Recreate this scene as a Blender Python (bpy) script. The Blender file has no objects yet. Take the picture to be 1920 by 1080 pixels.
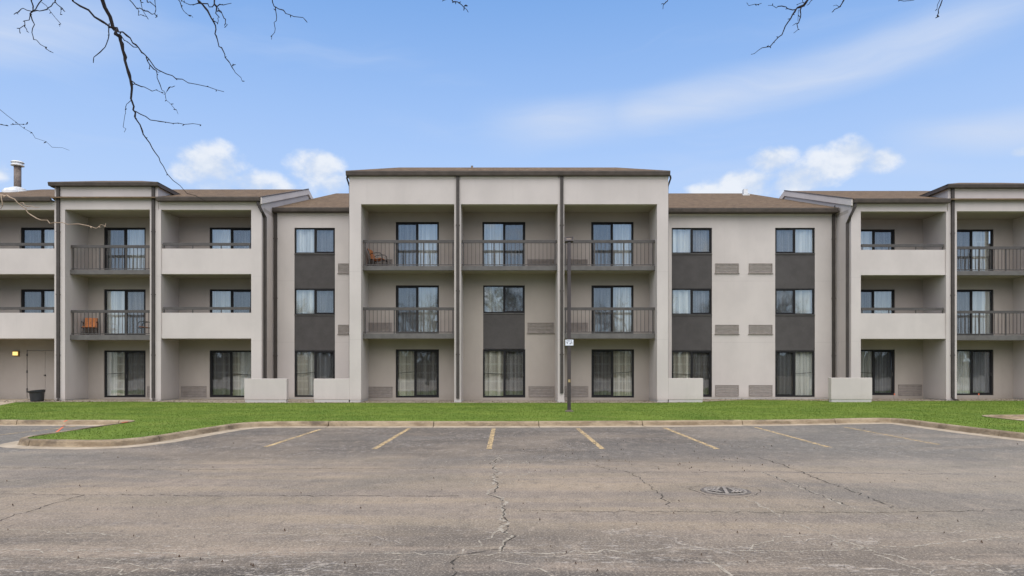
import bpy, bmesh, math, random
import numpy as np
from mathutils import Vector
random.seed(7); rng = np.random.default_rng(7)
S = bpy.context.scene
col = S.collection
R = math.radians
# ---------------------------------------------------------------- camera, sky, sun, exposure
EYE = 1.7; FPX = 1290.0; VX = 943.0; VY = 690.0      # measured from the photograph: eye height, focal length and vanishing point
cam = bpy.data.cameras.new('camera'); co = bpy.data.objects.new('camera', cam); col.objects.link(co)
co.location = (0, 0, EYE); co.rotation_euler = (R(90), 0, 0)
cam.sensor_width = 36; cam.lens = 36 * FPX / 1920
cam.shift_x = (960 - VX) / 1920; cam.shift_y = (VY - 540) / 1920
cam.clip_end = 3000; cam.clip_start = 0.1
S.camera = co
S.view_settings.view_transform = 'Standard'; S.view_settings.look = 'None'
S.view_settings.exposure = 0.35; S.view_settings.gamma = 1
S.view_settings.use_curve_mapping = False
S.render.engine = 'CYCLES'
SUN_EL, SUN_AZ = 62, 182       # azimuth clockwise from +Y
SKY_STRENGTH = 0.118

def NT(mat_or_world):
    mat_or_world.use_nodes = True
    nt = mat_or_world.node_tree; nt.nodes.clear(); return nt
class N:
    """small node helper"""
    def __init__(s, nt): s.nt = nt; s._tc = None
    def new(s, t, **kw):
        n = s.nt.nodes.new(t)
        for k, v in kw.items(): setattr(n, k, v)
        return n
    def link(s, a, b): s.nt.links.new(a, b)
    def put(s, sock, v):
        if hasattr(v, 'is_output') or isinstance(v, bpy.types.NodeSocket): s.link(v, sock)
        else: sock.default_value = v
    def m(s, op, a, b=0.0, c=0.0):
        n = s.new('ShaderNodeMath', operation=op)
        s.put(n.inputs[0], a); s.put(n.inputs[1], b)
        if len(n.inputs) > 2: s.put(n.inputs[2], c)
        return n.outputs[0]
    def clamp(s, a): 
        n = s.new('ShaderNodeClamp'); s.put(n.inputs[0], a); return n.outputs[0]
    def ss(s, a, lo, hi, tlo=0.0, thi=1.0):
        n = s.new('ShaderNodeMapRange', interpolation_type='SMOOTHSTEP'); s.put(n.inputs[0], a)
        for i, v in zip((1, 2, 3, 4), (lo, hi, tlo, thi)): n.inputs[i].default_value = v
        return n.outputs[0]
    def mix(s, f, a, b, mode='MIX'):
        n = s.new('ShaderNodeMix', data_type='RGBA', blend_type=mode)
        s.put(n.inputs['Factor'], f)
        for sock, v in ((n.inputs[6], a), (n.inputs[7], b)):
            if isinstance(v, (tuple, list)): v = (*v[:3], 1)
            s.put(sock, v)
        return n.outputs[2]
    def pos(s):
        if not s._tc: s._tc = s.new('ShaderNodeNewGeometry')
        return s._tc.outputs['Position']
    def mapv(s, v, scale=(1, 1, 1), rot=(0, 0, 0), loc=(0, 0, 0)):
        n = s.new('ShaderNodeMapping'); s.link(v, n.inputs[0])
        n.inputs['Scale'].default_value = scale; n.inputs['Rotation'].default_value = rot; n.inputs['Location'].default_value = loc
        return n.outputs[0]
    def noise(s, v, scale, detail=4, rough=.5, dist=0):
        n = s.new('ShaderNodeTexNoise'); s.link(v, n.inputs['Vector'])
        n.inputs['Scale'].default_value = scale; n.inputs['Detail'].default_value = detail
        n.inputs['Roughness'].default_value = rough; n.inputs['Distortion'].default_value = dist
        return n.outputs[0]
    def xyz(s, v):
        n = s.new('ShaderNodeSeparateXYZ'); s.link(v, n.inputs[0]); return n.outputs
    def comb(s, x, y, z):
        n = s.new('ShaderNodeCombineXYZ'); s.put(n.inputs[0], x); s.put(n.inputs[1], y); s.put(n.inputs[2], z); return n.outputs[0]
    def bump(s, h, strength=.3, dist=.01):
        n = s.new('ShaderNodeBump'); n.inputs['Strength'].default_value = strength; n.inputs['Distance'].default_value = dist
        s.link(h, n.inputs['Height']); return n.outputs[0]

W = bpy.data.worlds.new('World'); S.world = W
nt = NT(W); n = N(nt)
sky = n.new('ShaderNodeTexSky', sky_type='NISHITA'); sky.sun_disc = False
sky.sun_elevation = R(SUN_EL); sky.sun_rotation = R(SUN_AZ); sky.air_density = 1.0; sky.dust_density = 0.6; sky.ozone_density = 2.0
tc = n.new('ShaderNodeTexCoord').outputs['Generated']
dx, dy, dz = n.xyz(tc)
hz = n.m('SQRT', n.m('ADD', n.m('MULTIPLY', dx, dx), n.m('MULTIPLY', dy, dy)))
hz = n.m('MAXIMUM', hz, .001)
az = n.m('ARCTAN2', dx, dy)                       # 0 = straight over the building
el = n.m('ARCTAN2', dz, hz)
base = n.mix(1.0, sky.outputs[0], (0.68, 1.29, 1.68), 'MULTIPLY')
haze = n.ss(el, 0.66, 0.0, 0.08, 0.86)
c = n.mix(haze, base, (4.0, 4.25, 5.15))
# cirrus: long soft streaks rising to the right
v = n.comb(az, el, 0.0)
warp = n.noise(n.mapv(v, (2.2, 5, 1)), 1.3, 3, .5)
v1 = n.comb(az, n.m('ADD', el, n.m('MULTIPLY', n.m('SUBTRACT', warp, .5), .12)), 0.0)
st = n.noise(n.mapv(v1, (1.1, 8.5, 1), (0, 0, R(-14))), 1.6, 6, .55, .3)
fine = n.noise(n.mapv(v1, (3, 28, 1), (0, 0, R(-14))), 1.6, 5, .6, .2)
# the broad streak seen over the middle and right of the building
def band(a0, e0, a1, e1, w):
    L = math.hypot(a1 - a0, e1 - e0); ux, uy = (a1 - a0) / L, (e1 - e0) / L
    aa = n.m('SUBTRACT', az, a0); ee = n.m('SUBTRACT', n.m('ADD', el, n.m('MULTIPLY', n.m('SUBTRACT', warp, .5), .05)), e0)
    t = n.m('ADD', n.m('MULTIPLY', aa, ux), n.m('MULTIPLY', ee, uy))
    d = n.m('ABSOLUTE', n.m('SUBTRACT', n.m('MULTIPLY', ee, ux), n.m('MULTIPLY', aa, uy)))
    q = n.ss(d, w, 0.0)
    q = n.m('MULTIPLY', q, n.ss(t, -.08, .06)); q = n.m('MULTIPLY', q, n.ss(t, L + .12, L - .1)); return q
def AE(px, py):
    x, y = (px - VX) / FPX, (VY - py) / FPX
    return math.atan(x), math.atan(y / math.hypot(1, x))
b1 = band(*AE(960, 238), *AE(1160, 225), .045)
b2 = band(*AE(1150, 225), *AE(1900, 10), .042)
b3 = band(*AE(-200, 60), *AE(200, 50), .06)
b4 = band(*AE(1740, 255), *AE(2200, 200), .03)
b5 = band(*AE(1000, 262), *AE(1060, 255), .03)
bb = n.m('MAXIMUM', n.m('MAXIMUM', b1, b2), n.m('MAXIMUM', n.m('MAXIMUM', b3, b4), n.m('MULTIPLY', b5, .6)))
cir = n.m('MULTIPLY', bb, n.m('ADD', n.m('MULTIPLY', fine, .9), .24))
amb = n.m('MULTIPLY', n.ss(st, .50, .80), .30)
cir = n.clamp(n.m('ADD', cir, amb))
c = n.mix(cir, c, (4.1, 4.75, 6.0))
# cumulus low over the roofs: ellipses of direction, broken by noise
cn = n.noise(n.mapv(v, (1, 1.35, 1)), 17, 7, .58, .15)
cn2 = n.noise(n.mapv(v, (1, 1.35, 1), (0, 0, 0), (3, 5, 0)), 5.5, 4, .5)
tot = None
for (px, py, w, h, s) in [(395, 312, 75, 48, 1), (470, 345, 120, 30, .8), (355, 325, 50, 30, .8), (595, 318, 62, 42, .9), (620, 345, 70, 34, .8),
                          (1450, 300, 50, 32, 1), (1400, 345, 90, 32, .9), (1500, 335, 95, 36, 1), (1600, 290, 62, 38, 1), (1560, 310, 70, 36, 1), (1650, 300, 50, 28, .9), (1330, 357, 60, 18, .7),
                          (1912, 286, 28, 14, .8), (-20, 320, 60, 30, .7)]:
    a0, e0 = AE(px, py); f = math.cos(a0) / FPX
    q = n.m('SUBTRACT', 1.0, n.m('ADD', n.m('POWER', n.m('ABSOLUTE', n.m('DIVIDE', n.m('SUBTRACT', az, a0), w * math.cos(a0) ** 2 / FPX)), 2.0),
                                 n.m('POWER', n.m('ABSOLUTE', n.m('DIVIDE', n.m('SUBTRACT', el, e0), h * f)), 2.0)))
    q = n.m('ADD', n.m('MAXIMUM', q, -1.5), s - 1.0)
    tot = q if tot is None else n.m('MAXIMUM', tot, q)
tot = n.m('ADD', tot, n.m('MULTIPLY', n.m('SUBTRACT', cn, .5), 2.9))
front = n.ss(tot, -.02, .95)
# and the same kind of clouds all round the rest of the horizon
behind = n.ss(n.m('ABSOLUTE', az), .75, 1.0)
ring = n.m('MULTIPLY', n.ss(cn2, .55, .66), n.m('MULTIPLY', n.ss(el, .32, .2), behind))
ring = n.m('MULTIPLY', ring, n.ss(cn, .35, .6))
cu = n.clamp(n.m('MAXIMUM', front, ring))
shade = n.ss(cn, .38, .62)
cc = n.mix(shade, (4.5, 5.0, 5.8), (5.9, 6.1, 6.4))
c = n.mix(n.m('MULTIPLY', cu, .86), c, cc)
bg = n.new('ShaderNodeBackground'); n.put(bg.inputs[0], c); bg.inputs[1].default_value = SKY_STRENGTH
out = n.new('ShaderNodeOutputWorld'); n.link(bg.outputs[0], out.inputs[0])

sl = bpy.data.lights.new('sun', 'SUN'); sl.energy = 3.9; sl.angle = R(98); sl.color = (1, .87, .72)
so = bpy.data.objects.new('sun', sl); col.objects.link(so)
d = Vector((math.sin(R(SUN_AZ)) * math.cos(R(SUN_EL)), math.cos(R(SUN_AZ)) * math.cos(R(SUN_EL)), math.sin(R(SUN_EL))))
so.rotation_euler = d.to_track_quat('Z', 'Y').to_euler()

# ---------------------------------------------------------------- helpers
def X(px, y): return (px - VX) * y / FPX
def Z(py, y): return EYE - (py - VY) * y / FPX
def G(px, py, z=0.0):
    y = (EYE - z) * FPX / (py - VY); return ((px - VX) * y / FPX, y)

class MB:
    def __init__(s): s.v = []; s.f = []
    def quad(s, *p):
        b = len(s.v); s.v += [tuple(q) for q in p]; s.f.append(tuple(range(b, b + len(p))))
    def box(s, x0, x1, y0, y1, z0, z1):
        if x0 > x1: x0, x1 = x1, x0
        if y0 > y1: y0, y1 = y1, y0
        if z0 > z1: z0, z1 = z1, z0
        b = len(s.v)
        s.v += [(x0, y0, z0), (x1, y0, z0), (x1, y1, z0), (x0, y1, z0), (x0, y0, z1), (x1, y0, z1), (x1, y1, z1), (x0, y1, z1)]
        for q in ((0, 3, 2, 1), (4, 5, 6, 7), (0, 1, 5, 4), (1, 2, 6, 5), (2, 3, 7, 6), (3, 0, 4, 7)): s.f.append(tuple(b + i for i in q))
        return s
    def tube(s, pts, rad, sides=8, cap=True):
        pts = [Vector(p) for p in pts]
        if not hasattr(rad, '__len__'): rad = [rad] * len(pts)
        b = len(s.v); up = Vector((0, 0, 1))
        t = (pts[1] - pts[0]).normalized(); a = t.cross(up)
        if a.length < .05: a = t.cross(Vector((0, 1, 0)))
        a.normalize()
        for i, p in enumerate(pts):
            if i == 0: t = pts[1] - pts[0]
            elif i == len(pts) - 1: t = pts[-1] - pts[-2]
            else: t = pts[i + 1] - pts[i - 1]
            t.normalize(); a = (a - t * a.dot(t)); a.normalize(); c2 = t.cross(a)
            for k in range(sides):
                an = 2 * math.pi * (k + .5) / sides
                s.v.append(tuple(p + (a * math.cos(an) + c2 * math.sin(an)) * rad[i]))
        for i in range(len(pts) - 1):
            for k in range(sides):
                k2 = (k + 1) % sides
                s.f.append((b + i * sides + k, b + i * sides + k2, b + (i + 1) * sides + k2, b + (i + 1) * sides + k))
        if cap:
            s.f.append(tuple(b + k for k in reversed(range(sides))))
            e = b + (len(pts) - 1) * sides; s.f.append(tuple(e + k for k in range(sides)))
        return s
    def lathe(s, prof, cx=0, cy=0, seg=24):
        b = len(s.v)
        for (r, z) in prof:
            for k in range(seg):
                a = 2 * math.pi * k / seg; s.v.append((cx + r * math.cos(a), cy + r * math.sin(a), z))
        for i in range(len(prof) - 1):
            for k in range(seg):
                k2 = (k + 1) % seg
                s.f.append((b + i * seg + k, b + i * seg + k2, b + (i + 1) * seg + k2, b + (i + 1) * seg + k))
        return s
    def mesh(s, name, mat=None, smooth=False):
        me = bpy.data.meshes.new(name); me.from_pydata(s.v, [], s.f); me.update()
        if mat: me.materials.append(mat)
        if smooth:
            for p in me.polygons: p.use_smooth = True
        return me
    def build(s, name, mat, parent=None, loc=(0, 0, 0), smooth=False, bevel=0):
        return obj(name, s.mesh(name, mat, smooth), parent, loc, bevel)
def obj(name, me, parent=None, loc=(0, 0, 0), bevel=0):
    o = bpy.data.objects.new(name, me); col.objects.link(o); o.location = loc
    if parent: o.parent = parent
    if bevel:
        m = o.modifiers.new('bevel', 'BEVEL'); m.width = bevel; m.segments = 2; m.limit_method = 'ANGLE'
    return o
def tag(o, label=None, cat=None, group=None, kind=None):
    if label: o['label'] = label
    if cat: o['category'] = cat
    if group: o['group'] = group
    if kind: o['kind'] = kind
    return o
def empty(name, loc=(0, 0, 0), rz=0, parent=None):
    o = bpy.data.objects.new(name, None); col.objects.link(o); o.location = loc; o.rotation_euler = (0, 0, rz)
    o.empty_display_size = .2
    if parent: o.parent = parent
    return o

# ---------------------------------------------------------------- materials
def material(name, fn, rough=.8, metal=0, spec=.4):
    m = bpy.data.materials.new(name); nt = NT(m); n = N(nt)
    p = n.new('ShaderNodeBsdfPrincipled'); o = n.new('ShaderNodeOutputMaterial'); n.link(p.outputs[0], o.inputs[0])
    p.inputs['Roughness'].default_value = rough; p.inputs['Metallic'].default_value = metal
    p.inputs['Specular IOR Level'].default_value = spec
    r = fn(n, p, o)
    if r is not None: n.put(p.inputs['Base Color'], r)
    return m
def painted(name, c, var=.08, rough=.6, scale=3, spec=.4, metal=0, bump=0):
    def fn(n, p, o):
        a = n.noise(n.pos(), scale, 4, .6); b = n.noise(n.pos(), scale * 14, 3, .6)
        f = n.m('ADD', n.m('MULTIPLY', a, .7), n.m('MULTIPLY', b, .3))
        lo = tuple(x * (1 - var * 1.6) for x in c); hi = tuple(min(1, x * (1 + var * 1.6)) for x in c)
        if bump: n.link(n.bump(b, bump, .01), p.inputs['Normal'])
        return n.mix(n.ss(f, .3, .7), lo, hi)
    return material(name, fn, rough, metal, spec)
def stucco(name, c, joints=True):
    def fn(n, p, o):
        P = n.pos(); x, y, z = n.xyz(P)
        big = n.noise(n.mapv(P, (.5, .5, .35)), 1.2, 4, .6)
        streak = n.noise(n.mapv(P, (5, 5, .25)), 1.0, 5, .6)          # faint rain streaks
        grain = n.noise(P, 60, 3, .7); g2 = n.noise(P, 14, 3, .6)
        col_ = n.mix(n.ss(big, .3, .7), tuple(v * .94 for v in c), tuple(v * 1.05 for v in c))
        col_ = n.mix(n.m('MULTIPLY', n.ss(streak, .52, .75), .12), col_, tuple(v * .74 for v in c))
        low = n.m('MULTIPLY', n.ss(n.m('ADD', z, n.m('MULTIPLY', g2, .5)), .85, .3), .30)   # splash dirt near the ground
        col_ = n.mix(low, col_, (c[0] * .62, c[1] * .58, c[2] * .5))
        h = n.m('ADD', n.m('MULTIPLY', grain, .6), n.m('MULTIPLY', g2, .5))
        if joints:
            j = None
            for zj in (3.0, 6.1):
                q = n.ss(n.m('ABSOLUTE', n.m('SUBTRACT', z, zj)), .012, .006)
                j = q if j is None else n.m('MAXIMUM', j, q)
            col_ = n.mix(n.m('MULTIPLY', j, .22), col_, tuple(v * .45 for v in c))
            h = n.m('SUBTRACT', h, n.m('MULTIPLY', j, 1.5))
        n.link(n.bump(h, .35, .006), p.inputs['Normal'])
        return col_
    return material(name, fn, .9, 0, .2)
M = {}
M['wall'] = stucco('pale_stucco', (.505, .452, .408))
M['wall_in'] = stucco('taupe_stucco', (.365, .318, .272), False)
M['panel'] = painted('dark_panel_paint', (.078, .071, .066), .07, .85, 2, .12)
M['slab'] = painted('grey_brown_trim_paint', (.105, .096, .085), .12, .6, 4)
M['rail'] = painted('railing_paint', (.066, .058, .050), .12, .5, 5)
M['gutter'] = painted('brown_gutter_paint', (.082, .066, .054), .14, .6, 3, .25)
M['pipe'] = painted('dark_downspout_paint', (.055, .046, .039), .12, .6, 3, .25)
M['frame'] = painted('black_window_frame', (.014, .013, .013), .1, .6, 4, .2)
M['frieze'] = stucco('frieze_paint', (.62, .56, .505), False)
M['white'] = painted('galvanised_flashing', (.62, .62, .60), .1, .5, 4)
M['vent'] = painted('grille_paint', (.215, .182, .155), .12, .6, 6)
M['vent_shade'] = painted('grille_gap_shade', (.05, .042, .038), .1, .8, 6)  # dark backing colour stands in for the shade between the louvres
M['footing'] = stucco('concrete_footing', (.50, .475, .44), False)
M['dark_metal'] = painted('bronze_pole_paint', (.040, .030, .027), .15, .45, 5, .5)
M['flue'] = painted('rusty_flue_metal', (.15, .115, .09), .3, .6, 6, .5)
M['black_plastic'] = painted('black_plastic', (.018, .018, .018), .2, .5, 5, .5)
M['orange_paint'] = painted('orange_marking_paint', (.62, .13, .05), .15, .7)
M['hardware'] = painted('dark_hardware', (.05, .045, .04), .1, .5)

def sh_shingle(n, p, o):
    P = n.pos(); x, y, z = n.xyz(P)
    v = n.comb(x, n.m('MULTIPLY', y, 1.0), 0.0)
    br = n.new('ShaderNodeTexBrick'); n.link(v, br.inputs['Vector'])
    br.inputs['Scale'].default_value = 1; br.inputs['Brick Width'].default_value = .30; br.inputs['Row Height'].default_value = .14
    br.inputs['Mortar Size'].default_value = .008; br.inputs['Bias'].default_value = 0
    br.inputs['Color1'].default_value = (.175, .116, .066, 1); br.inputs['Color2'].default_value = (.095, .065, .040, 1); br.inputs['Mortar'].default_value = (.05, .034, .028, 1)
    ns = n.noise(n.mapv(P, (2.5, .8, 1)), 1.5, 6, .7)
    c = n.mix(n.ss(ns, .32, .7), br.outputs[0], (.195, .137, .080), 'MIX')
    blk = n.noise(n.mapv(P, (1, .5, 1)), 5, 4, .7)
    c = n.mix(.45, br.outputs[0], c); c = n.mix(n.m('MULTIPLY', n.ss(blk, .52, .68), .55), c, (.075, .052, .034)); c = n.mix(n.m('MULTIPLY', n.ss(blk, .46, .34), .5), c, (.25, .18, .107))
    f = n.noise(n.mapv(P, (1, .6, 1)), 16, 3, .8)
    c = n.mix(n.m('MULTIPLY', n.ss(f, .45, .75), .6), c, (.075, .05, .04))
    n.link(n.bump(n.m('ADD', br.outputs[1], f), .5, .015), p.inputs['Normal'])
    return c
M['shingle'] = material('brown_asphalt_shingles', sh_shingle, .95, 0, .15)

def glass_mat(name, tint, refl):
    m = bpy.data.materials.new(name); nt = NT(m); n = N(nt); o = n.new('ShaderNodeOutputMaterial')
    g = n.new('ShaderNodeBsdfGlossy'); g.inputs['Roughness'].default_value = .015; g.inputs['Color'].default_value = (.95, .98, 1, 1)
    t = n.new('ShaderNodeBsdfTransparent'); t.inputs[0].default_value = (*tint, 1)
    w = n.noise(n.mapv(n.pos(), (1, 1, .8)), 1.1, 2, .5)
    n.link(n.bump(w, .10, .05), g.inputs['Normal'])
    geo = n.new('ShaderNodeNewGeometry'); dt = n.new('ShaderNodeVectorMath', operation='DOT_PRODUCT')
    n.link(geo.outputs['Incoming'], dt.inputs[0]); n.link(geo.outputs['Normal'], dt.inputs[1])
    graz = n.m('POWER', n.m('SUBTRACT', 1.0, n.m('ABSOLUTE', dt.outputs['Value'])), 5.0)
    f = n.clamp(n.m('ADD', n.m('MULTIPLY', graz, .6), refl))
    mx = n.new('ShaderNodeMixShader'); n.put(mx.inputs[0], f); n.link(t.outputs[0], mx.inputs[1]); n.link(g.outputs[0], mx.inputs[2])
    n.link(mx.outputs[0], o.inputs[0]); return m
M['glass'] = glass_mat('clear_glass', (.985, .995, .98), .165)
M['glass_s'] = glass_mat('screened_glass', (.72, .73, .74), .12)

def curtain_mat(name, c, plaid=False):
    def fn(n, p, o):
        x, y, z = n.xyz(n.pos())
        w = n.noise(n.mapv(n.pos(), (9, 1, .08)), 1.1, 3, .6)
        col_ = n.mix(n.ss(w, .35, .7), tuple(v * .58 for v in c), c)  # vertical stripes paint the shade of the folds into the cloth colour
        if plaid:
            q = n.m('FRACT', n.m('DIVIDE', z, .42)); band_ = n.ss(n.m('ABSOLUTE', n.m('SUBTRACT', q, .5)), .13, .07)
            q2 = n.m('FRACT', n.m('DIVIDE', x, .20)); b2 = n.ss(n.m('ABSOLUTE', n.m('SUBTRACT', q2, .5)), .20, .12)
            col_ = n.mix(n.m('MULTIPLY', b2, .5), col_, tuple(v * .42 for v in c))
            col_ = n.mix(n.m('MULTIPLY', band_, .38), col_, (.80, .78, .70))
        tr = n.new('ShaderNodeBsdfTranslucent'); n.put(tr.inputs[0], col_)
        mx = n.new('ShaderNodeMixShader'); mx.inputs[0].default_value = .25
        n.link(p.outputs[0], mx.inputs[1]); n.link(tr.outputs[0], mx.inputs[2]); n.link(mx.outputs[0], o.inputs[0])
        return col_
    return material(name, fn, .95, 0, .1)
M['cur_white'] = curtain_mat('white_sheer_curtain', (.93, .91, .85))
M['cur_grey'] = curtain_mat('grey_sheer_curtain', (.68, .66, .60))
M['cur_plaid'] = curtain_mat('beige_plaid_curtain', (.84, .78, .67), True)

def emis(name, c, s):
    m = bpy.data.materials.new(name); nt = NT(m); n = N(nt); e = n.new('ShaderNodeEmission'); e.inputs[0].default_value = (*c, 1); e.inputs[1].default_value = s
    o = n.new('ShaderNodeOutputMaterial'); n.link(e.outputs[0], o.inputs[0]); return m

def sh_asphalt(n, p, o):
    P = n.pos(); x, y, z = n.xyz(P)
    wav = n.noise(n.mapv(P, (.25, .6, 1)), 1, 4, .6)
    yy = n.m('ADD', y, n.m('MULTIPLY', n.m('SUBTRACT', wav, .5), 4.5))
    lane = n.m('MULTIPLY', n.ss(yy, 14.6, 11.2), n.ss(yy, 5.4, 7.8))
    streak = n.noise(n.mapv(P, (.16, 2.1, 1), (0, 0, R(1.5))), 1.0, 6, .62, .3)
    blot = n.noise(n.mapv(P, (.35, .8, 1)), 1.0, 5, .6, .4)
    grey = n.mix(n.ss(blot, .3, .7), (.088, .074, .058), (.135, .116, .092))
    tan = n.mix(n.ss(blot, .3, .72), (.225, .185, .130), (.325, .255, .172))
    c = n.mix(n.m('MULTIPLY', lane, n.ss(streak, .28, .55, .55, 1.0)), grey, tan)
    c = n.mix(n.m('MULTIPLY', n.ss(streak, .60, .42), n.m('MULTIPLY', lane, .35)), c, (.24, .20, .17))
    # sandy wash in long bands on the near part
    near = n.ss(y, 7.6, 6.6)
    c = n.mix(n.m('MULTIPLY', n.m('MULTIPLY', near, n.ss(streak, .50, .62)), .6), c, (.33, .26, .19))
    # cool grey-blue drift to both sides
    side = n.m('MULTIPLY', n.ss(n.m('ABSOLUTE', n.m('ADD', x, n.m('MULTIPLY', wav, 3.0))), 4.5, 9), .30)
    c = n.mix(side, c, (.24, .24, .205))
    # pale worn aggregate in short dashes
    sp = n.noise(n.mapv(P, (3.2, 9, 1), (0, 0, R(3))), 2.2, 6, .75, .2)
    thr = n.m('ADD', n.m('MULTIPLY', lane, -.75), 1.0)
    patch = n.ss(n.noise(n.mapv(P, (.5, 1.3, 1), (0, 0, 0), (9, 3, 0)), 1.2, 4, .6), .38, .62)
    c = n.mix(n.m('MULTIPLY', n.m('MULTIPLY', n.ss(sp, .53, .64), patch), n.m('MULTIPLY', thr, .95)), c, (.56, .51, .44))
    g = n.noise(n.mapv(P, (1, .8, 1)), 42, 3, .85)
    g2 = n.noise(n.mapv(P, (1, .55, 1)), 11, 5, .8)
    g3 = n.noise(n.mapv(P, (1, .45, 1), (0, 0, 0), (5, 5, 0)), 4.5, 6, .8)
    mac = n.noise(n.mapv(P, (.22, .32, 1), (0, 0, R(8)), (3, 8, 0)), 1.0, 4, .55, .6)
    c = n.mix(n.m('MULTIPLY', n.ss(mac, .50, .62), .42), c, (.135, .125, .108))
    c = n.mix(n.m('MULTIPLY', n.ss(mac, .48, .36), .30), c, (.33, .265, .19))
    c = n.mix(n.m('MULTIPLY', n.ss(g3, .52, .66), .30), c, (.05, .042, .038))
    c = n.mix(n.m('MULTIPLY', n.ss(g3, .47, .36), .30), c, (.42, .34, .25))
    c = n.mix(n.m('MULTIPLY', n.ss(g, .52, .66), .52), c, (.56, .485, .38))
    c = n.mix(n.m('MULTIPLY', n.ss(g, .47, .35), .52), c, (.07, .06, .054))
    c = n.mix(n.m('MULTIPLY', n.ss(g2, .54, .66), .42), c, (.085, .075, .068))
    # hair cracks filled with pale dust, only where the surface is tired
    vor = n.new('ShaderNodeTexVoronoi', feature='DISTANCE_TO_EDGE'); vor.inputs['Scale'].default_value = .62
    wv = n.new('ShaderNodeVectorMath', operation='ADD'); nz = n.new('ShaderNodeTexNoise'); nz.inputs['Scale'].default_value = 2.2; nz.inputs['Detail'].default_value = 5
    n.link(P, nz.inputs['Vector']); n.link(n.mapv(P, (.55, 1, 1)), wv.inputs[0])
    sc = n.new('ShaderNodeVectorMath', operation='SCALE'); n.link(nz.outputs[1], sc.inputs[0]); sc.inputs[3].default_value = .55; n.link(sc.outputs[0], wv.inputs[1])
    n.link(wv.outputs[0], vor.inputs['Vector'])
    cr = n.ss(vor.outputs[0], .014, .003)
    msk = n.m('MAXIMUM', n.m('MULTIPLY', n.ss(y, 7.9, 6.7), n.ss(patch, .15, .6)), n.m('MULTIPLY', patch, .16))
    crn = n.ss(n.noise(P, 9, 3, .8), .38, .6)
    c = n.mix(n.m('MULTIPLY', n.m('MULTIPLY', cr, msk), n.m('MULTIPLY', crn, .5)), c, (.50, .44, .36))
    c = n.mix(1.0, c, (.92, .90, .89), 'MULTIPLY')
    h = n.m('ADD', n.m('MULTIPLY', g, .7), n.m('MULTIPLY', g2, .6)); h = n.m('SUBTRACT', h, n.m('MULTIPLY', n.m('MULTIPLY', cr, msk), 1.2))
    n.link(n.bump(h, .8, .012), p.inputs['Normal'])
    return c
M['asphalt'] = material('weathered_asphalt', sh_asphalt, .92, 0, .25)
def sh_con(n, p, o):
    P = n.pos(); x, y, z = n.xyz(P)
    a = n.noise(n.mapv(P, (1, 1, 3)), 1.7, 6, .7); b = n.noise(P, 45, 3, .7)
    c = n.mix(n.ss(a, .3, .7), (.20, .145, .088), (.38, .295, .19))
    c = n.mix(n.m('MULTIPLY', n.ss(n.noise(n.mapv(P, (.8, .8, 2), (0, 0, 0), (4, 2, 1)), 1.1, 5, .7), .50, .66), .70), c, (.085, .064, .045))
    c = n.mix(n.m('MULTIPLY', n.ss(b, .45, .7), .35), c, (.13, .11, .09))
    n.link(n.bump(b, .6, .01), p.inputs['Normal']); return c
M['kerb'] = material('stained_concrete_kerb', sh_con, .95, 0, .2)
def sh_pan(n, p, o):
    P = n.pos(); a = n.noise(P, 2.2, 6, .7); b = n.noise(P, 50, 3, .7)
    c = n.mix(n.ss(a, .3, .7), (.30, .24, .165), (.46, .375, .27)); c = n.mix(n.m('MULTIPLY', n.ss(b, .45, .7), .35), c, (.17, .15, .13))
    n.link(n.bump(b, .5, .01), p.inputs['Normal']); return c
M['pan'] = material('pale_gutter_concrete', sh_pan, .95, 0, .2)
M['path'] = material('worn_path_concrete', sh_pan, .95, 0, .2)
def sh_grass(n, p, o):
    P = n.pos(); a = n.noise(n.mapv(P, (1, 1.2, 1)), .55, 5, .6); b = n.noise(P, 9, 4, .7); g = n.noise(P, 45, 2, .7)
    c = n.mix(n.ss(a, .3, .7), (.082, .136, .017), (.142, .196, .030))
    c = n.mix(n.m('MULTIPLY', n.ss(b, .4, .7), .5), c, (.17, .215, .045))
    c = n.mix(n.m('MULTIPLY', n.ss(n.noise(n.mapv(P, (.8, 1.6, 1), (0, 0, 0), (7, 1, 0)), .9, 5, .65), .52, .72), .40), c, (.20, .20, .055))
    c = n.mix(n.m('MULTIPLY', n.ss(g, .55, .35), .28), c, (.05, .085, .012))
    return c
M['grass'] = material('lawn_grass', sh_grass, .9, 0, .15)
M['soil'] = material('lawn_soil', sh_grass, .95, 0, .1)
M['earth'] = painted('dull_winter_ground', (.14, .12, .075), .3, .95, .3)
def sh_gravel(n, p, o):
    P = n.pos(); b = n.noise(P, 18, 5, .8); a = n.noise(P, 2.5, 4, .6)
    c = n.mix(n.ss(b, .35, .65), (.16, .12, .085), (.46, .40, .30)); c = n.mix(n.m('MULTIPLY', n.ss(a, .5, .7), .5), c, (.13, .10, .07))
    n.link(n.bump(b, 1, .03), p.inputs['Normal']); return c
M['gravel'] = material('dry_mulch', sh_gravel, .95, 0, .1)
def sh_stripe(n, p, o):
    P = n.pos(); a = n.noise(P, 7, 6, .8); b = n.noise(P, 40, 3, .8)
    f = n.m('ADD', n.m('MULTIPLY', a, .6), n.m('MULTIPLY', b, .4))
    tr = n.new('ShaderNodeBsdfTransparent'); mx = n.new('ShaderNodeMixShader')
    x, y, z = n.xyz(P)
    lo = n.m('ADD', n.m('MULTIPLY', n.ss(n.m('ABSOLUTE', x), 4, 12), .02), .45)
    n.put(mx.inputs[0], n.m('MULTIPLY', n.clamp(n.m('MULTIPLY', n.m('SUBTRACT', f, lo), 12.0)), .93)); n.link(tr.outputs[0], mx.inputs[1]); n.link(p.outputs[0], mx.inputs[2]); n.link(mx.outputs[0], o.inputs[0])
    return n.mix(a, (.50, .34, .15), (.70, .52, .28))
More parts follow.
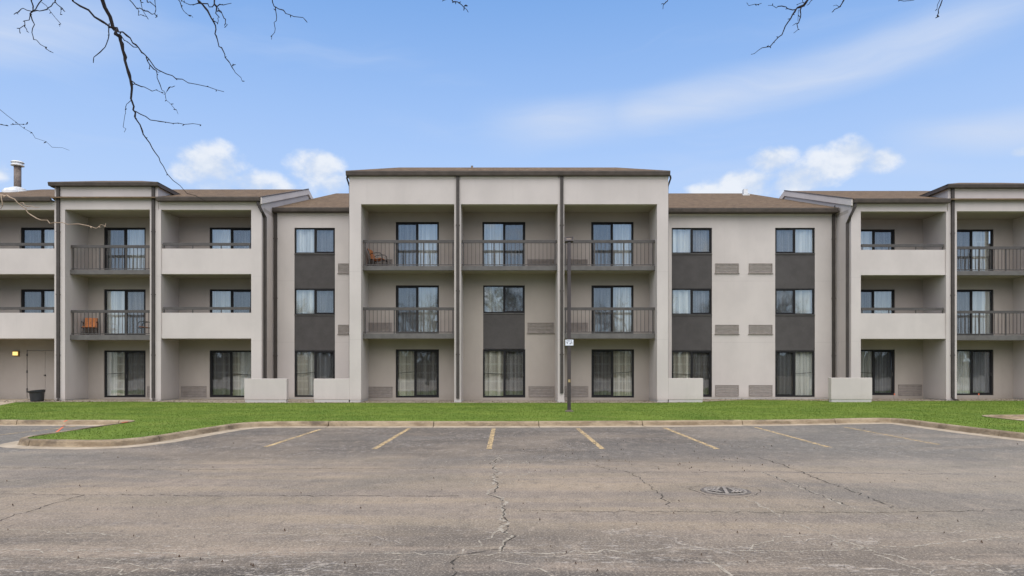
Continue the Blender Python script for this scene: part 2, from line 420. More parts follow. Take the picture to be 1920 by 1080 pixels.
M['stripe'] = material('worn_yellow_paint', sh_stripe, .85, 0, .2)
def sh_crack(dark):
    def fn(n, p, o):
        a = n.noise(n.pos(), 11, 4, .8); tr = n.new('ShaderNodeBsdfTransparent'); mx = n.new('ShaderNodeMixShader')
        n.put(mx.inputs[0], n.m('MULTIPLY', n.clamp(n.m('MULTIPLY', n.m('SUBTRACT', a, .40), 8.0)), .8 if dark else .8))
        n.link(tr.outputs[0], mx.inputs[1]); n.link(p.outputs[0], mx.inputs[2]); n.link(mx.outputs[0], o.inputs[0])
        return n.mix(a, (.03, .027, .023), (.08, .07, .058)) if dark else n.mix(a, (.34, .29, .22), (.48, .42, .33))
    return fn
M['crack'] = material('dark_crack_fill', sh_crack(True), .95, 0, .1)
M['crack_pale'] = material('pale_crack_dust', sh_crack(False), .95, 0, .1)
def sh_bark(n, p, o):
    a = n.noise(n.mapv(n.pos(), (1, 1, .4)), 14, 5, .7); n.link(n.bump(a, .6, .01), p.inputs['Normal'])
    return n.mix(a, (.012, .010, .010), (.040, .032, .028))
M['bark'] = material('dark_grey_bark', sh_bark, .95, 0, .1)
M['bark_sunlit'] = painted('sunlit_tan_bark', (.33, .25, .17), .25, .9, 8)
M['chair_orange'] = painted('faded_orange_sling', (.48, .17, .055), .2, .8, 8)
M['iron'] = painted('cast_iron', (.26, .222, .178), .25, .75, 12, .4, 0, .4)
M['iron_dark'] = painted('cast_iron_recess', (.035, .03, .027), .2, .9, 12)
M['sign_white'] = painted('white_sign_face', (.66, .68, .72), .06, .5, 20)
M['sign_ink'] = painted('dark_sign_ink', (.03, .035, .05), .05, .6, 20)
M['leaf'] = painted('dead_leaf', (.09, .06, .04), .3, .9, 20)

# ---------------------------------------------------------------- ground
mb = MB(); mb.quad((-900, -900, -.05), (900, -900, -.05), (900, 900, -.05), (-900, 900, -.05))
tag(mb.build('ground', M['earth']), 'flat ground reaching the horizon', None, None, 'structure')
lot = MB(); lot.quad((-60, -42, 0), (60, -42, 0), (60, 24, 0), (-60, 24, 0))
lot = tag(lot.build('parking_lot', M['asphalt']), 'weathered grey and tan asphalt parking lot', None, None, 'structure')

# kerb line (foot of the kerb face), lawn on its left hand
KP = [(-48, 20.45), (-20, 20.45), (-12.2, 20.45), (-11.2, 20.42), (-10.93, 20.2), (-10.92, 19.2), (-10.93, 16.4), (-10.92, 15.6), (-10.65, 15.05), (-10.1, 14.82), (-9.4, 14.74), (-8.8, 14.66),
      (-8.25, 14.85), (-7.9, 15.5), (-7.78, 16.5), (-7.62, 18.0), (-7.42, 19.2), (-7.1, 19.75), (-6.4, 19.93), (-3, 19.93), (0, 19.93), (2.6, 20.0), (5.3, 20.25), (8.5, 20.6), (11.0, 21.15), (11.9, 21.3), (12.15, 21.0),
      (12.15, 19.2), (12.2, 17.5), (12.45, 15.6), (12.9, 14.9), (13.9, 14.6), (14.9, 14.9), (15.4, 15.6), (15.55, 16.6), (15.55, 21.6), (15.75, 22.5), (16.4, 22.75), (22, 22.75), (48, 22.75)]
def chaikin(P, k):
    for _ in range(k):
        Q = [P[0]]
        for a, b in zip(P[:-1], P[1:]):
            Q += [(a[0] * .75 + b[0] * .25, a[1] * .75 + b[1] * .25), (a[0] * .25 + b[0] * .75, a[1] * .25 + b[1] * .75)]
        Q.append(P[-1]); P = Q
    return P
K = np.array(chaikin(KP, 2))
seg = np.hypot(*np.diff(K, axis=0).T); cum = np.concatenate([[0], np.cumsum(seg)])
def at(s): return np.array([np.interp(s, cum, K[:, 0]), np.interp(s, cum, K[:, 1])])
def nrm(s):
    a, b = at(max(0, s - .12)), at(min(cum[-1], s + .12)); t = (b - a) / np.linalg.norm(b - a); return np.array([-t[1], t[0]])
kerb = tag(empty('kerb'), 'stained concrete kerb round the lawn', None, None, 'structure')
s = 0; total = cum[-1]; rk = random.Random(3)
while s < total - .2:
    L = 3.05; e = min(total, s + L) - .022
    k_ = max(2, int((e - s) / .22) + 1); ss_ = np.linspace(s, e, k_)
    jig = rk.uniform(-.006, .006)
    mb = MB(); pan = MB(); prof = [(-.015, .010), (.0, .03), (.022, .115), (.045, .142 + jig), (.165, .148 + jig), (.165, -.03), (-.015, -.03)]
    pr2 = [(-.36, .004), (-.018, .012)]
    rings = []
    for q in ss_:
        c0 = at(q); nn = nrm(q); rings.append((c0, nn))
    for (pf, m_) in ((prof, mb), (pr2, pan)):
        b0 = len(m_.v)
        for (c0, nn) in rings:
            for (o_, z_) in pf: pt = c0 + nn * o_; m_.v.append((pt[0], pt[1], z_))
        np_ = len(pf)
        for i in range(len(rings) - 1):
            for j in range(np_ - 1):
                m_.f.append((b0 + i * np_ + j, b0 + (i + 1) * np_ + j, b0 + (i + 1) * np_ + j + 1, b0 + i * np_ + j + 1))
        if m_ is mb:
            m_.f.append(tuple(range(np_))); m_.f.append(tuple(reversed(range(b0 + (len(rings) - 1) * np_, b0 + len(rings) * np_))))
    ks = mb.build('kerb_section', M['kerb'], kerb); pan.build('gutter_pan', M['pan'], ks)
    s += L

# lawn
inner = [tuple(at(q) + nrm(q) * .15) for q in np.arange(0.05, total, .25)]
LZ = .128
poly = inner + [(48, 37), (-48, 37)]
from mathutils.geometry import tessellate_polygon
tri = tessellate_polygon([[Vector((x, y, 0)) for x, y in poly]])
def up3(t):
    a_, b_, c_ = [poly[i] for i in t]
    return t if (b_[0]-a_[0])*(c_[1]-a_[1])-(b_[1]-a_[1])*(c_[0]-a_[0]) > 0 else tuple(reversed(t))
me = bpy.data.meshes.new('lawn'); me.from_pydata([(x, y, LZ) for x, y in poly], [], [up3(t) for t in tri]); me.update(); me.materials.append(M['soil'])
tag(obj('lawn', me), 'short green lawn between the kerb and the building', None, None, 'structure')
# blades
PX = np.array([p[0] for p in poly]); PY = np.array([p[1] for p in poly])
def inside(x, y):
    r = np.zeros(x.shape, bool); j = len(PX) - 1
    for i in range(len(PX)):
        cnd = (PY[i] > y) != (PY[j] > y)
        with np.errstate(divide='ignore', invalid='ignore'):
            xi = (PX[j] - PX[i]) * (y - PY[i]) / (PY[j] - PY[i]) + PX[i]
        r ^= cnd & (x < xi); j = i
    return r
edge_x = np.array([-48, -24, -17, -12, -7.1, 7.6, 12, 17, 25, 48]); edge_y = np.array([29, 31.6, 32.2, 31.0, 31.15, 31.15, 34.0, 32.8, 33.1, 33.0])
NB = 330000
gx = rng.uniform(-27, 29, NB); gy = 14.4 + (34.6 - 14.4) * rng.uniform(0, 1, NB) ** 1.0
ok = inside(gx, gy) & (gy < np.interp(gx, edge_x, edge_y) + rng.normal(0, .06, NB) + .25 * np.sin(gx * 1.7) * .3)
# clear of the path
ok &= ~((gx < -20.6) & (gy > 28.2 + (-(gx + 20.6)) * 0.0) & (gx < -20.6 - (gy - 28.2) * .45))
gx, gy = gx[ok], gy[ok]; nb = len(gx)
a = rng.uniform(0, 2 * np.pi, nb); h = rng.uniform(.015, .036, nb); w = rng.uniform(.006, .012, nb)
lx, ly = rng.normal(0, .018, nb), rng.normal(0, .018, nb)
V = np.empty((nb, 3, 3)); V[:, 0] = np.c_[gx - w * np.cos(a), gy - w * np.sin(a), np.full(nb, LZ - .005)]
V[:, 1] = np.c_[gx + w * np.cos(a), gy + w * np.sin(a), np.full(nb, LZ - .005)]; V[:, 2] = np.c_[gx + lx, gy + ly, LZ + h]
me = bpy.data.meshes.new('grass'); me.vertices.add(nb * 3); me.vertices.foreach_set('co', V.ravel())
me.loops.add(nb * 3); me.loops.foreach_set('vertex_index', np.arange(nb * 3)); me.polygons.add(nb)
me.polygons.foreach_set('loop_start', np.arange(0, nb * 3, 3)); me.polygons.foreach_set('loop_total', np.full(nb, 3)); me.update(); me.validate()
me.materials.append(M['grass'])
tag(obj('grass', me), 'short bright green grass blades of the lawn', None, None, 'stuff')

# dry mulch strip at the foot of the building, with bits
mb = MB(); xs = np.linspace(-47, 47, 95)
for a_, b_ in zip(xs[:-1], xs[1:]):
    ya, yb = np.interp(a_, edge_x, edge_y) - .25, np.interp(b_, edge_x, edge_y) - .25
    mb.quad((a_, ya, LZ + .006), (b_, yb, LZ + .006), (b_, 36, LZ + .006), (a_, 36, LZ + .006))
tag(mb.build('mulch_strip', M['gravel']), 'strip of dry mulch along the foot of the building', None, None, 'structure')
mb = MB()
for _ in range(5200):
    x = rng.uniform(-24, 27); y0 = np.interp(x, edge_x, edge_y) - .15; y = rng.uniform(y0, y0 + 1.6) if rng.random() < .7 else rng.normal(y0, .12)
    r_ = rng.uniform(.012, .045); a = rng.uniform(0, 6.28); z = LZ + .01; t = rng.uniform(0, .03)
    mb.quad((x - r_ * math.cos(a), y - r_ * math.sin(a), z), (x + r_ * .4 * math.sin(a), y - r_ * .4 * math.cos(a), z + t), (x + r_ * math.cos(a), y + r_ * math.sin(a), z + t * .6))
tag(mb.build('dead_leaves', M['leaf']), 'scattered dead leaves and bark on the mulch strip', None, None, 'stuff')
# concrete path to the service door
mb = MB(); z = LZ + .012
mb.quad((-48, 28.6, z), (-21.0, 28.6, z), (-23.6, 34.3, z), (-48, 34.3, z))
mb.quad((-48, 28.6, z), (-48, 28.6, z - .08), (-21.0, 28.6, z - .08), (-21.0, 28.6, z)); mb.quad((-21.0, 28.6, z), (-21, 28.6, z - .08), (-23.6, 34.3, z - .08), (-23.6, 34.3, z))
tag(mb.build('path', M['path']), 'pale concrete path to the grey service door', None, None, 'structure')

# stall lines
def ribbon(name, pts, w, mat, z, parent, jitter=0, step=.25, rw=None):
    P = [np.array(p, float) for p in pts]; Q = []
    for a_, b_ in zip(P[:-1], P[1:]):
        k_ = max(1, int(np.linalg.norm(b_ - a_) / step))
        for i in range(k_): Q.append(a_ + (b_ - a_) * i / k_)
    Q.append(P[-1]); Q = np.array(Q)
    if jitter: Q[1:-1] += rng.normal(0, jitter, (len(Q) - 2, 2))
    mb = MB(); rows = []
    for i, q in enumerate(Q):
        t = Q[min(i + 1, len(Q) - 1)] - Q[max(i - 1, 0)]; t /= (np.linalg.norm(t) + 1e-9); nn = np.array([-t[1], t[0]])
        ww = w * (1 if not jitter else rng.uniform(.45, 1.4)) / 2
        rows.append((q - nn * ww, q + nn * ww))
    for (a0, a1), (b0, b1) in zip(rows[:-1], rows[1:]): mb.quad((a0[0], a0[1], z), (b0[0], b0[1], z), (b1[0], b1[1], z), (a1[0], a1[1], z))
    return mb.build(name, mat, parent)
for (x0, y0, x1, y1) in [(607, 803, 498, 838), (771, 801, 702, 842), (926, 801, 917, 842), (1080, 801, 1130, 842), (1240, 800, 1345, 842), (1407, 799, 1556, 839), (1572, 799, 1762, 834)]:
    a_, b_ = G(x0, y0), G(x1, y1)
    ribbon('stall_line', [(a_[0], a_[1] - .38), b_], .11, M['stripe'], .004, lot)
ribbon('stall_line', [G(-20, 818), G(145, 799)], .11, M['stripe'], .004, lot)
# cracks and paving seams traced on the ground
C = [([(0, 877), (300, 881), (560, 879), (880, 878)], .034, 1), ([(0, 926), (420, 930), (860, 930)], .034, 1), ([(975, 958), (1300, 960), (1640, 961), (1920, 957)], .026, 1),
     ([(1000, 867), (1200, 866), (1340, 868)], .014, 1), ([(1180, 886), (1430, 885), (1640, 888), (1800, 889)], .028, 1), ([(0, 977), (60, 955), (140, 934), (160, 928)], .034, 1), ([(0, 905), (80, 896), (160, 884)], .016, 1),
     ([(930, 858), (924, 872), (931, 886), (924, 900), (934, 911), (930, 920), (920, 928), (940, 934), (944, 948), (942, 962), (946, 978), (943, 990), (956, 998), (962, 1006), (952, 1013), (945, 1022), (941, 1034)], .030, 1),
     ([(934, 1030), (900, 1034), (866, 1041), (850, 1053), (846, 1068), (842, 1085)], .034, 1), ([(944, 992), (922, 1004), (904, 1014), (884, 1027), (866, 1040)], .02, 0),
     ([(1418, 857), (1470, 872), (1520, 893), (1580, 915), (1640, 938), (1684, 955)], .036, 1), ([(1430, 886), (1480, 905), (1530, 926), (1592, 949)], .03, 1),
     ([(1100, 868), (1140, 880), (1180, 886), (1200, 897), (1230, 920), (1256, 950)], .028, 1), ([(1395, 934), (1430, 950), (1470, 970), (1510, 988), (1560, 1004)], .024, 0), ([(1560, 1004), (1600, 1020), (1650, 1036), (1700, 1050)], .03, 0),
     ([(1512, 1004), (1470, 1008), (1430, 1016), (1405, 1032)], .024, 0), ([(1580, 1012), (1560, 1028), (1640, 1033)], .02, 0),
     ([(0, 1032), (200, 1034), (420, 1040), (640, 1036), (850, 1040), (1100, 1035), (1280, 1030), (1500, 1035), (1700, 1024), (1920, 1005)], .030, 0),
     ([(1576, 979), (1640, 988), (1720, 996), (1840, 998)], .02, 0), ([(0, 994), (80, 996), (180, 1002), (260, 1006), (480, 1001), (700, 1003)], .020, 0),
     ([(1150, 992), (1146, 1006)], .02, 0), ([(1328, 1048), (1352, 1064), (1368, 1090)], .03, 0), ([(1640, 1040), (1700, 1060), (1760, 1090)], .03, 0), ([(140, 1075), (190, 1063), (230, 1078)], .025, 0),
     ([(230, 1078), (300, 1050), (420, 1042)], .02, 0), ([(1300, 958), (1240, 965), (1180, 960)], .012, 1), ([(1590, 950), (1700, 975), (1900, 1010)], .016, 0), ([(1780, 1045), (1850, 1060), (1915, 1085)], .028, 0),
     ([(330, 1072), (200, 1050), (60, 1045), (0, 1050)], .02, 0), ([(500, 1085), (600, 1062), (760, 1050)], .02, 0), ([(1050, 1085), (1000, 1062), (930, 1050)], .02, 0)]
for pts, w, dk in C:
    P_ = [G(*p) for p in pts]
    if dk and abs(w - .030) < 1e-4: ribbon('crack', P_, w * 1.6, M['crack_pale'], .0022, lot, jitter=.035, step=.11)
    ribbon('crack', P_, w * (.6 if dk else 1.05), M['crack' if dk else 'crack_pale'], .0035 if dk else .0025, lot, jitter=.030, step=.09)
for k in range(16):   # crazed patch
    px, py = rng.uniform(868, 985), rng.uniform(860, 905); pts = [G(px, py)]
    for j in range(4): px += rng.normal(0, 18); py += rng.normal(0, 4); pts.append(G(px, max(852, py)))
    ribbon('crack', pts, .018, M['crack_pale'], .0025 + k * .00005, lot, jitter=.02, step=.1)
# loose bits on the asphalt
mb = MB()
for _ in range(230):
    px = rng.uniform(0, 1920); py = 800 + 270 * rng.random() ** 1.6; x, y = G(px, py + 4); r_ = rng.uniform(.005, .014)
    if rng.random() < .4: x, y = G(rng.uniform(980, 1480), rng.uniform(825, 885))
    a = rng.uniform(0, 6.28)
    mb.quad((x - r_ * math.cos(a), y - r_ * math.sin(a), .004), (x + r_ * math.cos(a + 1.5), y + r_ * math.sin(a + 1.5), .004), (x + r_ * math.cos(a), y + r_ * math.sin(a), .012)); mb.quad((x - r_ * math.cos(a), y - r_ * math.sin(a), .004), (x, y, .02 + r_), (x + r_ * math.cos(a), y + r_ * math.sin(a), .012))
tag(mb.build('loose_stones', M['leaf']), 'small dark stones and seed pods strewn over the asphalt', None, None, 'stuff')

# ---------------------------------------------------------------- the building
B = tag(empty('apartment_building', (0, 33, 0)), 'long three storey greige building with recessed balconies and brown shingle roofs', 'building')
def part(mb, name, mat, bevel=0, smooth=False):
    o = mb.build(name, mat, None, (0, 0, 0), smooth, bevel); o.parent = B; o.location = (0, -33, 0); return o
def wall_grid(x0, x1, z0, z1, yf, th, holes):
    mb = MB(); xs = sorted({x0, x1, *[h[0] for h in holes], *[h[1] for h in holes]}); zs = sorted({z0, z1, *[h[2] for h in holes], *[h[3] for h in holes]})
    xs = [x for x in xs if x0 <= x <= x1]; zs = [z for z in zs if z0 <= z <= z1]
    def solid(i, j):
        if i < 0 or j < 0 or i >= len(xs) - 1 or j >= len(zs) - 1: return None
        cx, cz = (xs[i] + xs[i + 1]) / 2, (zs[j] + zs[j + 1]) / 2
        return not any(h[0] < cx < h[1] and h[2] < cz < h[3] for h in holes)
    yb = yf + th
    for i in range(len(xs) - 1):
        for j in range(len(zs) - 1):
            if not solid(i, j): continue
            a, b, c_, d_ = xs[i], xs[i + 1], zs[j], zs[j + 1]
            mb.quad((a, yf, c_), (b, yf, c_), (b, yf, d_), (a, yf, d_)); mb.quad((b, yb, c_), (a, yb, c_), (a, yb, d_), (b, yb, d_))
            if not solid(i - 1, j): mb.quad((a, yb, c_), (a, yf, c_), (a, yf, d_), (a, yb, d_))
            if not solid(i + 1, j): mb.quad((b, yf, c_), (b, yb, c_), (b, yb, d_), (b, yf, d_))
            if not solid(i, j - 1): mb.quad((a, yb, c_), (b, yb, c_), (b, yf, c_), (a, yf, c_))
            if not solid(i, j + 1): mb.quad((a, yf, d_), (b, yf, d_), (b, yb, d_), (a, yb, d_))
    return mb
F2, F3 = 3.30, 6.42; S2, S3 = 3.06, 6.22        # floor tops and slab undersides
GZ = LZ
cur_cache = {}
def curtain_mesh(w, h, mat, seed):
    mb = MB(); r_ = random.Random(seed); k_ = max(12, int(w / .028)); ph = r_.uniform(0, 6); prev = None
    for i in range(k_ + 1):
        x = w * i / k_; ph += r_.uniform(.22, .62); y = .055 * math.sin(ph) + .012 * math.sin(ph * 2.3)
        sway = .02 * math.sin(i * .4)
        cur = ((x, y, h), (x + sway, y * 1.25, 0))
        if prev: mb.quad(prev[1], cur[1], cur[0], prev[0])
        prev = cur
    return mb.mesh('curtain', M[mat], True)
uid = [0]
def unit(kind, x0, x1, z0, z1, y, screen=0, cur='cur_white', bar=False, gap=None, offset=0):
    """sliding door or window; y = wall face; frame mesh is the part, panes, curtain, handle its sub-parts"""
    uid[0] += 1; fy0, fy1 = y + .05, y + .13; t = .065 if kind == 'window' else .085
    mb = MB(); mb.box(x0, x1, fy0, fy1, z1 - t, z1); mb.box(x0, x1, fy0, fy1, z0, z0 + t)
    mb.box(x0, x0 + t, fy0 + .002, fy1, z0 + t, z1 - t); mb.box(x1 - t, x1, fy0 + .002, fy1, z0 + t, z1 - t)
    xm = (x0 + x1) / 2 + offset; mb.box(xm - .04, xm + .04, fy0 + .01, fy1 - .002, z0 + t, z1 - t)
    sx0, sx1 = ((x0 + t, xm - .04), (xm + .04, x1 - t))[screen]     # stiles of the moving leaf
    for (a, b) in ((sx0, sx0 + .035), (sx1 - .035, sx1)): mb.box(a, b, fy0 + .025, fy1 - .01, z0 + t, z1 - t)
    mb.box(sx0 + .035, sx1 - .035, fy0 + .025, fy1 - .01, z1 - t - .035, z1 - t); mb.box(sx0 + .035, sx1 - .035, fy0 + .025, fy1 - .01, z0 + t, z0 + t + .045)
    W_ = part(mb, kind, M['frame'])
    def sub(mb2, nm, mat, loc=(0, 0, 0), sm=False):
        return mb2.build(nm, mat, W_, loc, sm)
    for i, (a, b) in enumerate(((x0 + t, xm - .04), (xm + .04, x1 - t))):
        g = MB(); yy = fy0 + .045 + .02 * i; g.box(a + .001, b - .001, yy, yy + .006, z0 + t + .001, z1 - t - .001)
        sub(g, 'pane', M['glass_s'] if i == screen else M['glass'])
    if kind == 'sliding_door':
        h_ = MB(); hx = sx1 - .02 if screen == 0 else sx0 + .02
        if random.random() < .5: hx = sx0 + .02 if screen == 0 else sx1 - .02
        h_.box(hx - .014, hx + .014, fy0 - .02, fy0 + .024, z0 + .98, z0 + 1.16); sub(h_, 'handle', M['hardware'])
    spans = [(x0 + .02, x1 - .02)] if gap is None else [(x0 + .02, x0 + .02 + gap[0] * (x1 - x0)), (x1 - .02 - gap[1] * (x1 - x0), x1 - .02)]
    for j, (a, b) in enumerate(spans):
        if b - a < .05: continue
        o = obj('curtain', curtain_mesh(b - a, z1 - z0 - .06, cur if not isinstance(cur, tuple) else cur[j % len(cur)], uid[0] * 10 + j), W_, (a, y + .24 + .02 * j, z0 + .02))
    if bar:
        s_ = -.05 if uid[0] % 2 else .06; a, b = ((xm + .04, x1 - t) if screen == 0 else (x0 + t, xm - .04))
        r_ = MB(); zz = z0 + 1.18; r_.tube([(a, fy1 + .03, zz), (b, fy1 + .03, zz + s_)], .012, 6); sub(r_, 'security_bar', M['hardware'])
    return W_
def panel(x0, x1, z0, z1, y):
    mb = MB(); mb.box(x0, x1, y + .035, y + .1, z0, z1); part(mb, 'infill_panel', M['panel'])
    mb = MB(); mb.box(x0 - .01, x1 + .01, y - .012, y + .05, z1 - .03, z1 + .005); part(mb, 'window_sill', M['slab'])
def vent(x0, x1, z0, z1, y, sill=True):
    mb = MB(); t = .035; yf = y - .03
    mb.box(x0, x1, yf, y + .01, z1 - t, z1); mb.box(x0, x1, yf, y + .01, z0, z0 + t); mb.box(x0, x0 + t, yf + .002, y + .01, z0 + t, z1 - t); mb.box(x1 - t, x1, yf + .002, y + .01, z0 + t, z1 - t)
    if sill: mb.box(x0 - .03, x1 + .03, y - .06, y + .01, z0 - .035, z0 - .002)
    g = part(mb, 'vent_grille', M['vent'])
    bk = MB(); bk.box(x0 + t, x1 - t, y + .001, y + .012, z0 + t, z1 - t); bk.build('backing', M['vent_shade'], g)
    sl_ = MB(); k_ = 6; hh = (z1 - z0 - 2 * t) / k_
    for i in range(k_):
        za = z0 + t + i * hh
        sl_.quad((x0 + t, y - .026, za + hh * .12), (x1 - t, y - .026, za + hh * .12), (x1 - t, y - .002, za + hh * .60), (x0 + t, y - .002, za + hh * .60))
        sl_.quad((x0 + t, y - .026, za + hh * .12), (x0 + t, y - .026, za - hh * .05), (x1 - t, y - .026, za - hh * .05), (x1 - t, y - .026, za + hh * .12))
    sl_.build('louvre', M['vent'], g)
def railing(x0, x1, zf, y, step=.185, first=0):
    mb = MB(); top = zf + 1.21
    mb.box(x0, x1, y - .045, y + .045, top - .13, top)
    mb.box(x0, x1, y - .018, y + .018, zf + .045, zf + .085)
    rr = part(mb, 'balcony_railing', M['rail'])
    bal = MB(); bal.box(-.011, .011, -.011, .011, zf + .085, top - .13); bme = bal.mesh('baluster', M['rail'])
    po = MB(); po.box(-.03, .03, -.025, .025, zf + .0, top - .13); pme = po.mesh('post', M['rail'])
    nposts = 4; px_ = [x0 + .08 + (x1 - x0 - .16) * i / (nposts - 1) for i in range(nposts)]
    for p_ in px_: obj('post', pme, rr, (p_, y, 0))
    k_ = int((x1 - x0) / step)
    for i in range(k_ + 1):
        p_ = x0 + (x1 - x0) * (i + .5) / (k_ + 1)
        if min(abs(p_ - q) for q in px_) > .07: obj('baluster', bme, rr, (p_, y, 0))
def downspout(pts, w=.066, elbow=None):
    mb = MB(); mb.tube(pts, w, 4); o = part(mb, 'downspout', M['pipe'])
    (xa, ya, za), (xb, yb, zb) = pts[-2], pts[-1]
    return o
def straight_pipe(x, y, ztop, zbot, kick=0.0, w=.14, d_=.09):
    mb = MB(); mb.box(x - w / 2, x + w / 2, y - d_, y - .004, zbot + .12, ztop)
    for zz in (2.3, 5.2, 8.2):
        mb.box(x - w / 2 - .02, x + w / 2 + .02, y - d_ - .006, y - .001, zz, zz + .04)
    if kick:
        b0 = len(mb.v); c_ = x
        mb.tube([(c_, y - d_ / 2, zbot + .14), (c_ + kick * .3, y - d_ / 2 - .05, zbot + .03), (c_ + kick, y - d_ - .18, zbot - .01)], .065, 4)
    return part(mb, 'downspout', M['pipe'])
def gutter(x0, x1, yf, z0, z1, depth=.14):
    mb = MB(); h_ = z1 - z0
    prof = [(yf + .03, z0), (yf + .012, z0 + h_ * .25), (yf, z0 + h_ * .55), (yf - .012, z0 + h_ * .72), (yf - .012, z1), (yf + .012, z1), (yf + .012, z1 - .05), (yf + depth, z1 - .05), (yf + depth, z0)]
    k_ = len(prof)
    for x in (x0, x1):
        for (y, z) in prof: mb.v.append((x, y, z))
    for i in range(k_): j = (i + 1) % k_; mb.f.append((i, j, k_ + j, k_ + i))
    mb.f.append(tuple(reversed(range(k_)))); mb.f.append(tuple(range(k_, 2 * k_)))
    return part(mb, 'gutter', M['gutter'])

# --- centre block
YC, YB = 31.46, 33.2
xL, xR = X(655, YC), X(1253, YC); c1, c2 = X(677, YC), X(1232, YC)
p1a, p1b, p2a, p2b = X(851.8, YC), X(864.3, YC), X(1046, YC), X(1058, YC)
HT = 9.19
mb = MB(); mb.box(xL, c1, YC, 37.5, GZ + .12, HT); part(mb, 'side_wall', M['wall'])
mb = MB(); mb.box(c2, xR, YC, 37.5, GZ + .12, HT); part(mb, 'side_wall', M['wall'])
for (a, b) in ((xL + .02, c1 - .02), (c2 + .02, xR - .02)):
    mb = MB(); mb.box(a, b, YC + .02, 34, -.02, GZ + .118); part(mb, 'footing', M['footing'])
for (a, b) in ((p1a, p1b), (p2a, p2b)):
    mb = MB(); mb.box(a, b, YC + .003, YB - .002, GZ + .10, HT - .002); part(mb, 'partition_wall', M['wall'])
    mb = MB(); mb.box(a - .01, b + .01, YC - .02, YB - .002, -.02, GZ + .098); part(mb, 'footing', M['footing'])
mb = MB(); mb.box(xL, xR, YC, YC + .3, HT + .001, 10.46); mb.box(xL, xL + .3, YC + .3, 37.5, HT + .001, 10.46); mb.box(xR - .3, xR, YC + .3, 37.5, HT + .001, 10.46); part(mb, 'header_wall', M['wall'])
mb = MB(); mb.box(c1 + .001, c2 - .001, YC + .301, YB + .4, HT + .004, HT + .2); part(mb, 'ceiling', M['wall_in'])
for (a, b) in ((xL - .015, p1a - .0), (p1b + .0, p2a - .0), (p2b + .0, xR + .015)):
    mb = MB(); mb.box(a, b, YC - .022, YC - .001, 10.36, 10.455); part(mb, 'frieze_board', M['frieze'])
def bx(px): return X(px, YB)
holes = []; doors = []
for (a, b) in ((742, 823), (904.5, 985), (1108.5, 1188)):
    holes.append((bx(a), bx(b), F3 + .03, Z(416, YB)))
for (a, b) in ((742, 823), (1109, 1188)): holes.append((bx(a), bx(b), F2 + .03, Z(535, YB)))
for (a, b) in ((742, 823), (905.5, 985), (1109, 1189)): holes.append((bx(a), bx(b), Z(745.5, YB), Z(655, YB)))
holes.append((bx(906), bx(984), Z(655, YB) + .001, Z(535, YB)))
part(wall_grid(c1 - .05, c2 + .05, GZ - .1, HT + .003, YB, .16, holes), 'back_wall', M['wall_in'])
# 3F, 2F, 1F
unit('sliding_door', *holes[0], YB, 0, 'cur_white', gap=(.55, .42)); unit('sliding_door', *holes[1], YB, 1, 'cur_grey'); unit('sliding_door', *holes[2], YB, 0, 'cur_white')
unit('sliding_door', *holes[3], YB, 0, 'cur_grey'); unit('sliding_door', *holes[4], YB, 0, 'cur_white', gap=(.47, .47))
unit('sliding_door', *holes[5], YB, 1, 'cur_plaid', True, None, -.12); unit('sliding_door', *holes[6], YB, 1, 'cur_plaid', True); unit('sliding_door', *holes[7], YB, 0, 'cur_plaid', True)
zt = Z(587, YB); unit('window', bx(906), bx(984), zt, Z(535, YB), YB, 1, 'cur_grey'); panel(bx(906), bx(984), Z(655, YB) + .03, zt - .002, YB)
for (a, b, t_, u_) in ((687, 736, 725, 745), (991, 1039, 724, 744), (1056, 1103, 724, 744), (689, 735, 605, 622), (989, 1038, 605, 624), (1056, 1102, 605, 622), (687, 736, 486, 500), (989, 1040, 486, 500), (1056, 1102, 486, 500)):
    vent(bx(a), bx(b), Z(u_, YB), Z(t_, YB), YB, u_ in (624,))
ys = YC + .38
for (a, b, fl) in ((c1, p1a, 3), (p1b, p2a, 3), (p2b, c2, 3), (c1, p1a, 2), (p2b, c2, 2)):
    f_, s_ = (F3, S3) if fl == 3 else (F2, S2)
    mb = MB(); mb.box(a + .001, b - .001, ys, ys + .12, s_, f_ + .005); part(mb, 'slab_fascia', M['slab'], .008)
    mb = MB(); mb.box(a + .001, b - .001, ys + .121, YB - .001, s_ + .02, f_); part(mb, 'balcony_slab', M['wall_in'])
    railing(a + .01, b - .01, f_, ys + .08)
straight_pipe((p1a + p1b) / 2 + .01, YC, 10.46, GZ + .06); straight_pipe((p2a + p2b) / 2 + .03, YC, 10.46, GZ + .3)
eL, eR, eY = X(648, 31.25), X(1257, 31.25), 31.25
gutter(eL, eR, eY - .0, 10.46, 10.66, .2)
def hip(x0, x1, y0, y1, ze, k, sl_, side_eaves=True, name='roof'):
    zt_ = ze + k * sl_
    mb = MB(); a, b, c_, d_ = (x0, y0, ze), (x1, y0, ze), (x1, y1, ze), (x0, y1, ze)
    e, f_, g, h_ = (x0 + k, y0 + k, zt_), (x1 - k, y0 + k, zt_), (x1 - k, y1 - k, zt_), (x0 + k, y1 - k, zt_)
    mb.quad(a, b, f_, e); mb.quad(b, c_, g, f_); mb.quad(c_, d_, h_, g); mb.quad(d_, a, e, h_); mb.quad(e, f_, g, h_)
    o = part(mb, name, M['shingle'])
    u = MB(); u.box(x0 + .02, x1 - .02, y0 + .15, y1 - .02, ze - .03, ze - .004); part(u, 'soffit', M['gutter'])
    if side_eaves:
        for (p_, q_) in ((x0 - .0, x0 + .1), (x1 - .1, x1 + .0)):
            u = MB(); u.box(p_, q_, y0 + .2, y1, ze - .19, ze - .031); part(u, 'eave_fascia', M['gutter'])
    return o
hip(eL, eR, eY, 37.6, 10.665, 2.1, .36)
